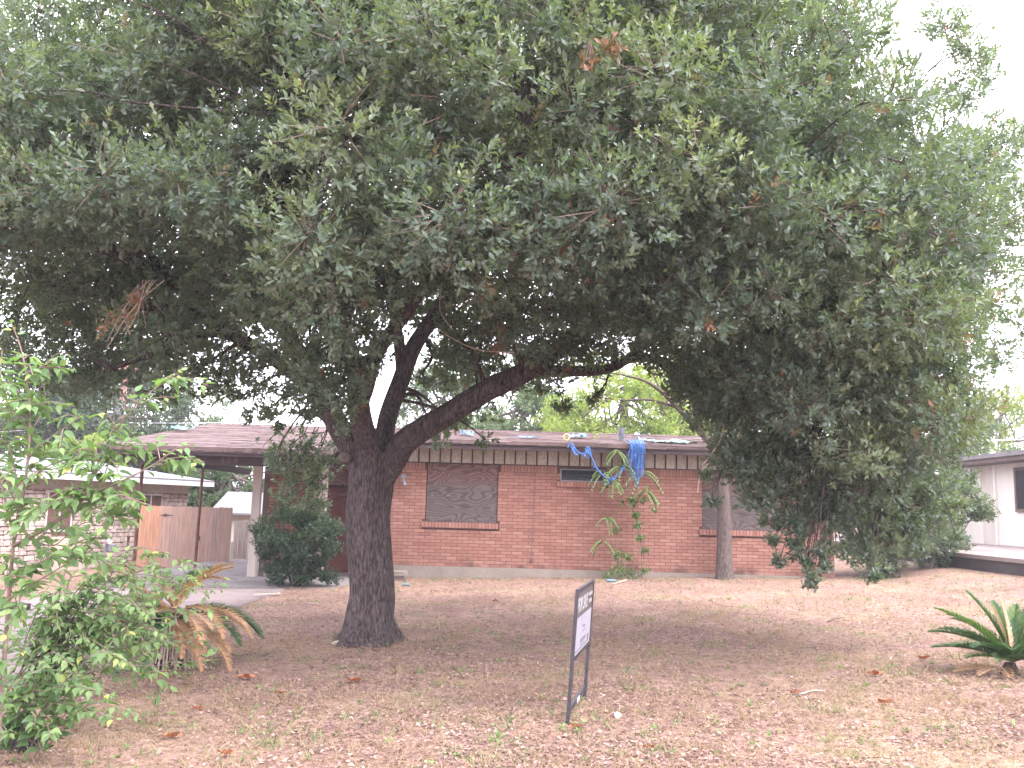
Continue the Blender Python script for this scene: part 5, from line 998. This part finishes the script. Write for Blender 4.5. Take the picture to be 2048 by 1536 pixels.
# ------------------------------------------------------------------ leafy sapling in the left foreground
def leaf_plant(name, label, root, stems, mat, ll, n_obj, per_m=26, wr=.55, cat='sapling', seed=3, hang=.6, side=0):
    r = np.random.default_rng(seed); t = thing(name, root, label, cat); q = MB(); items = []
    if side:
        ex = []
        for (pts, rad) in stems:
            A = spline([P(a, b, y) for a, b, y in pts], 6); d = np.concatenate([[0], np.cumsum(np.linalg.norm(np.diff(A, axis=0), axis=1))])
            for k in range(int(d[-1] * side)):
                s0 = r.uniform(.2, .95) * d[-1]; b = np.array([np.interp(s0, d, A[:, i]) for i in range(3)]); v = unit(r.normal(0, 1, 3) * [1, .8, .6] + [0, 0, .25]); l = r.uniform(.10, .26); ex.append((spline([b, b + v * l * .5, b + v * l + [0, 0, -.05]], 4), .003))
        stems = list(stems) + ex
    for (pts, rad) in stems:
        A = spline([P(a, b, y) for a, b, y in pts], 6) if not isinstance(pts, np.ndarray) else pts; L_ = np.concatenate([[0], np.cumsum(np.linalg.norm(np.diff(A, axis=0), axis=1))]); q.tube(A, np.linspace(rad, .0025, len(A)), 6)
        n = int(L_[-1] * per_m); s = np.sort(r.uniform(.12, 1, n)) * L_[-1]; B = np.column_stack([np.interp(s, L_, A[:, i]) for i in range(3)]); T_ = unit(np.column_stack([np.interp(s, L_, np.gradient(A[:, i])) for i in range(3)]))
        U, W = basis(T_); sg = np.where(np.arange(n) % 2, 1, -1)[:, None]; D = unit(sg * U * .8 + T_ * .55 + W * r.normal(0, .45, (n, 1)) + np.array([0, 0, -hang]) * r.uniform(.2, 1.2, (n, 1)) + r.normal(0, .2, (n, 3))); N = unit(np.array([0, -.25, 1.]) + r.normal(0, .35, (n, 3)))
        sz = ll * r.uniform(.6, 1.15, n) * (1 - .45 * (s / L_[-1]) ** 4); tn = np.clip(.3 + .35 * s / L_[-1] + r.normal(0, .17, n), 0, 1); tn = np.where(r.uniform(0, 1, n) < .02, 1.0, tn)
        B = B + D * .012
        for k in range(n): items.append((B[k], D[k], N[k], sz[k], tn[k]))
    q.build('stem', M['twig'], t); items.sort(key=lambda i: -i[3])
    pr = []
    for k in range(8):
        V, T = leaves(OVATE, np.zeros((1, 3)), np.array([[1., 0, 0]]), np.array([[0, 0, 1.]]), np.array([1.]), np.array([wr * (.92 + .03 * k)])); V[4:5, 2] -= .03 * k; o = np_mesh('leaf_shape', V, [T], mat, None, np.full(len(V), .12 + .105 * k)); pr.append(o.data); bpy.data.objects.remove(o)
    for (b, d, n_, s, tn) in items[:n_obj]:
        S_ = unit(np.cross(n_, d)); N_ = np.cross(d, S_); R_ = Matrix(np.column_stack([d, S_, N_])); inst('leaf', pr[int(np.clip((tn - .08) / .105, 0, 7))], b, t, R_.to_euler(), (s, s, s))
    rest = items[n_obj:]
    if rest:
        V, T = leaves(OVATE, np.array([i[0] for i in rest]), np.array([i[1] for i in rest]), np.array([i[2] for i in rest]), np.array([i[3] for i in rest]), np.array([i[3] for i in rest]) * wr)
        tag(np_mesh('foliage', V, [T], mat, t, np.repeat([i[4] for i in rest], 9)), kind='stuff')
    return t
D0 = 5.0
stems = [([(-10, 1560, 5.3), (10, 1300, 5.2), (28, 1080, 5.1), (50, 970, 5.0), (60, 830, 5.0), (45, 710, 5.0), (20, 640, 5.0)], .014),
         ([(28, 1090, 5.1), (95, 1056, 5.0), (155, 1010, 4.9), (186, 954, 4.9), (208, 898, 4.9), (260, 824, 4.8), (300, 785, 4.8), (366, 740, 4.8)], .009),
         ([(95, 1056, 5.0), (176, 993, 4.9), (246, 961, 4.8), (306, 930, 4.8), (352, 898, 4.8), (385, 889, 4.8)], .007),
         ([(52, 930, 5.0), (75, 895, 5.0), (130, 855, 5.0), (170, 828, 5.0)], .005), ([(50, 780, 5), (65, 745, 5), (105, 722, 5)], .004), ([(30, 1080, 5.1), (0, 950, 5.2), (-10, 820, 5.2), (5, 700, 5.3)], .008),
         ([(55, 880, 5.0), (90, 800, 5.1), (75, 740, 5.1)], .004), ([(20, 1150, 5.1), (90, 1120, 5.0), (150, 1085, 4.9), (200, 1075, 4.9)], .006), ([(60, 1030, 5), (110, 990, 4.9), (160, 975, 4.9), (230, 990, 4.8), (300, 1010, 4.7)], .005),
         ([(15, 1200, 5.1), (70, 1165, 5.0), (130, 1130, 4.9), (185, 1100, 4.9)], .006), ([(40, 1000, 5.0), (20, 900, 5.1), (-20, 860, 5.1)], .005), ([(50, 970, 5), (100, 930, 5), (160, 915, 5), (215, 905, 4.9)], .005), ([(186, 954, 4.9), (230, 905, 4.9), (265, 890, 4.8)], .003), ([(60, 860, 5), (15, 800, 5.1), (0, 740, 5.1)], .004),
         ([(155, 1010, 4.9), (210, 1030, 4.8), (275, 1040, 4.8)], .003), ([(20, 1100, 5.1), (60, 1080, 5.2), (110, 1090, 5.2), (160, 1040, 5.2)], .005)]
leaf_plant('leafy_sapling', 'bright green sapling with long arching leafy stems at the left edge', P(-10, 1560, 5.3), stems, M['sap_leaf'], .088, 300, 40, seed=4, side=9)
stems = []
r5 = np.random.default_rng(44)
for k in range(34):
    e = (r5.uniform(100, 470), r5.uniform(1130, 1340)); 
    if e[0] > 380 and e[1] > 1200: e = (e[0] - 120, e[1])
    m_ = (e[0] * .5 + r5.uniform(0, 60), e[1] + r5.uniform(-60, 40)); stems.append(([(r5.uniform(0, 120), 1400 + r5.uniform(-60, 40), 6.4), (m_[0], m_[1], 6.3), (e[0], e[1], r5.uniform(6.0, 7.2))], .006))
for k in range(14):
    e = (r5.uniform(240, 470), r5.uniform(1140, 1320)); stems.append(([(r5.uniform(80, 200), 1370 + r5.uniform(-60, 20), 7.4), ((e[0] + 150) / 2, e[1] + r5.uniform(-40, 30), 7.6), (e[0], e[1], r5.uniform(7.5, 8.2))], .005))
leaf_plant('vine_thicket', 'tangle of light green vine stems over the left sago palm', G(60, 1420), stems, M['sap_leaf'], .082, 250, 26, seed=5, side=5, cat='vine')
stems = []
for k in range(20): e = (r5.uniform(-60, 290), r5.uniform(1330, 1480)); b = (r5.uniform(-40, 90), 1500 + r5.uniform(-20, 40)); stems.append(([(b[0], b[1], 5.75), ((b[0] + e[0]) / 2, min(b[1], e[1]) - 20, 5.7), (e[0], e[1], r5.uniform(5.5, 5.9))], .004))
leaf_plant('ground_vine', 'low broad leaved weeds in the bottom left corner', G(30, 1505), stems, M['sap_leaf'], .085, 200, 40, seed=6, cat='weed', wr=.65)
pb = G(45, 1500); pt = thing('nursery_pot', pb, 'black plastic pot half hidden in weeds at the bottom left', 'pot'); q = MB(); q.tube([pb, pb + [0, 0, .16], pb + [0, 0, .17], pb + [0, 0, .15]], [.09, .12, .13, .1], 16); q.build('pot_body', M['pot_black'], pt)
# ------------------------------------------------------------------ leaf litter, grass, weeds
r6 = np.random.default_rng(77)
def fan(n, y0, y1, p=1.0):
    u = r6.uniform(0, 1, n); y = y0 * (y1 / y0) ** (u ** p); x = r6.uniform(-1, 1, n) * (.72 * y + 1.2); return x, y
def lawn(x, y): return ~((x > -8.35) & (x < -4.3) & (y < 18)) & ~((x > -8.4) & (x < -2.9) & (y > 17.8)) & ~((x > HX0 - .1) & (x < 7.65) & (y > 20.5)) & ~((x > 10.5) & (y > 11.9)) & (x > -10.5)
n = 180000; x, y = fan(n, 4.6, 20.6); m_ = lawn(x, y) | (r6.uniform(0, 1, n) < .03)
dens = .62 + .5 * nz(x, y, 1.7, 20) + .25 * nz(x, y, .5, 21) + .35 * np.exp(-((x + 3) ** 2 + (y - 13.5) ** 2) / 9); m_ &= r6.uniform(0, 1, n) < np.clip(dens, .12, 1); m_ &= ~((x > HX0) & (x < 7.6) & (y > 20.5)) & ~((x > 10.5) & (y > 11.9))
x, y = x[m_], y[m_]; n = len(x); B = np.column_stack([x, y, tz(x, y) + r6.uniform(.004, .022, n)]); B[:, 2] += .035 * ((x > -8.35) & (x < -4.3) & (y < 18)); B[:, 2] = np.where((x > -8.4) & (x < -2.9) & (y > 17.85), -.01, B[:, 2])
a = r6.uniform(0, 6.28, n); D = unit(np.column_stack([np.cos(a), np.sin(a), r6.normal(0, .25, n)])); N = unit(np.column_stack([r6.normal(0, .35, n), r6.normal(0, .35, n), np.ones(n)])); L_ = r6.uniform(.018, .046, n)
V, T = leaves(KITE, B, D, N, L_, L_ * r6.uniform(.4, .7, n)); tn = np.clip(r6.beta(2.0, 2.0, n) * .93 + .12 * nz(x, y, 1.2, 23), 0, .95); tn = np.where(r6.uniform(0, 1, n) < .02, .99, tn)
tag(np_mesh('leaf_litter', V, [T], M['litter'], None, np.repeat(tn, 4)), 'brown fallen leaves scattered over the lawn', 'leaf litter', kind='stuff')
def tufts(n, y0, y1, dens, blades, h0, h1, w_, mat, name, label, cat, tf):
    x, y = fan(n, y0, y1); m_ = lawn(x, y) & (r6.uniform(0, 1, n) < dens(x, y)); x, y = x[m_], y[m_]; n = len(x); i = np.repeat(np.arange(n), blades); m = n * blades
    bx_, by_ = x[i] + r6.normal(0, .045, m), y[i] + r6.normal(0, .045, m); B = np.column_stack([bx_, by_, tz(bx_, by_) - .003]); D = unit(np.column_stack([r6.normal(0, .75, m), r6.normal(0, .75, m), np.full(m, .75)])); L_ = r6.uniform(h0, h1, n)[i] * r6.uniform(.6, 1.2, m)
    V, T = leaves(BLADE, B, D, unit(np.column_stack([r6.normal(0, 1, (m, 2)), np.full(m, .8)])), L_, np.full(m, w_)); t = np.clip(tf(x, y)[i] + r6.normal(0, .15, m), 0, 1)
    return tag(np_mesh(name, V, [T], mat, None, np.repeat(t, 5)), label, cat, kind='stuff')
tufts(17000, 4.6, 20.5, lambda x, y: np.clip(.52 + .6 * nz(x, y, 2.2, 30) + .25 * (y > 15) + .25 * (x > 2.5) - .6 * np.exp(-((x + 3) ** 2 + (y - 13.5) ** 2) / 8), .04, 1), 7, .04, .12, .005, M['dry_grass'], 'dry_grass', 'dry straw coloured grass growing through the litter', 'grass', lambda x, y: np.where(nz(x, y, 1.4, 31) + .5 * np.exp(-((y - 19.9) / 1.0) ** 2) > .75, .93, .45))
tufts(4600, 4.6, 20.5, lambda x, y: np.clip(.02 + .42 * nz(x, y, 1.3, 33) + .9 * (y > 19.3) * (x > -2.5) + .5 * (x > 8) * (y > 15), .02, 1), 7, .05, .12, .012, M['weed'], 'green_weeds', 'short green weeds along the wall and in the lawn', 'weeds', lambda x, y: np.full(len(x), .5))
x, y = fan(1100, 4.8, 11); m_ = lawn(x, y) & (nz(x, y, .8, 40) > .1); x, y = x[m_], y[m_]; n = len(x); Pt = np.column_stack([x, y, tz(x, y) + .02]); V, T, tt = rosettes(OVAL, Pt, unit(r6.normal(0, .25, (n, 3)) + [0, 0, 1]), 5, .035, .022, r6.uniform(.4, .9, n), .01, 1.1, 1.5, .1, r6)
tag(np_mesh('clover_sprouts', V, [T], M['weed'], None, tt), 'tiny bright green sprouts dotted over the near lawn', 'weeds', kind='stuff')
# small sticks lying about
for (p0, p1, lb_) in (((1655, 1245), (1690, 1238), 'dark stick lying on the lawn right of the slim tree'), ((1600, 1393), (1650, 1386), 'pale thin stick on the open lawn'), ((610, 1208), (650, 1212), 'thin pale stick in the litter left of the oak trunk')):
    a, b = G(*p0) + [0, 0, .015], G(*p1) + [0, 0, .02]; q = MB(); q.tube(spline([a, (a + b) / 2 + [0, .02, .012], b], 4), np.linspace(.009, .004, 9), 5); tag(q.build('stick', M['bark_grey'] if 'dark' in lb_ else M['wood_dead'], None, origin=a), lb_, 'stick')
# ------------------------------------------------------------------ utility pole and wires
pb = P(222, 1000, 38); up_ = thing('utility_pole', (pb[0], 38, -.4), 'reddish wooden utility pole with grey transformer behind the stone house', 'utility pole')
q = MB(); q.tube([(pb[0] - .1, 38, -.4), (pb[0] + .15, 38, 7.6)], [.16, .12], 12); q.build('pole', M['pole_wood'], up_)
tp = P(237, 818, 37.8); q = MB(); q.tube([tp + [0, 0, -.27], tp + [0, 0, -.24], tp + [0, 0, .2], tp + [0, 0, .25]], [.12, .16, .16, .1], 16); tr_ = q.build('transformer', M['grey_metal'], up_)
q = MB(); q.tube([tp + [-.08, 0, .24], tp + [-.08, 0, .4]], .03, 8); q.tube([tp + [.08, 0, .24], tp + [.08, 0, .4]], .03, 8); q.build('bushing', M['white_paint'], tr_)
q = MB(); q.box((pb[0] - .9, 37.9, 7.2), (pb[0] + 1.1, 38.0, 7.32)); q.build('crossarm', M['pole_wood'], up_)
def wire(a, b, sag, label, mat=M['wire'], r=.012):
    a, b = np.array(a), np.array(b); t = np.linspace(0, 1, 24)[:, None]; p = a + (b - a) * t; p[:, 2] -= (4 * sag * t * (1 - t))[:, 0]; q = MB(); q.tube(p, r, 5); tag(q.build('wire', mat, None, origin=a), label, 'wire', 'overhead wires')
wire((pb[0] + .1, 38, 4.9), P(760, 830, 42), .15, 'pale overhead wire from the utility pole to the right', M['pale_wire'], .016)
wire((pb[0] + .1, 38, 4.9), P(-250, 872, 30), .1, 'overhead wire from the utility pole out of the left edge at roof height', M['pale_wire'], .014)
wire((pb[0] + .1, 38, 6.6), P(-250, 770, 30), .1, 'higher overhead wire from the utility pole to the left edge', M['pale_wire'], .014)
wire(P(2200, 395, 13), P(1800, 690, 20), .05, 'dark service cable slanting across the sky at the upper right', M['wire'], .009)
wire(P(1880, 880, 34), P(2200, 874, 34), .05, 'thin wire just above the cream house roof', M['pale_wire'], .012)
# ------------------------------------------------------------------ thin volume added to veil the view like lens glare and lift dark tones
m = bpy.data.materials.new('veil_haze'); m.use_nodes = True; t = m.node_tree; t.nodes.clear()
v = t.nodes.new('ShaderNodeVolumePrincipled'); v.inputs['Color'].default_value = (.96, .94, 1, 1); v.inputs['Density'].default_value = .0012
o_ = t.nodes.new('ShaderNodeOutputMaterial'); t.links.new(v.outputs[0], o_.inputs['Volume'])
q = MB(); q.box((-915, -1215, -1.6), (915, 1215, 12)); tag(q.build('veil_haze', m), kind='stuff')
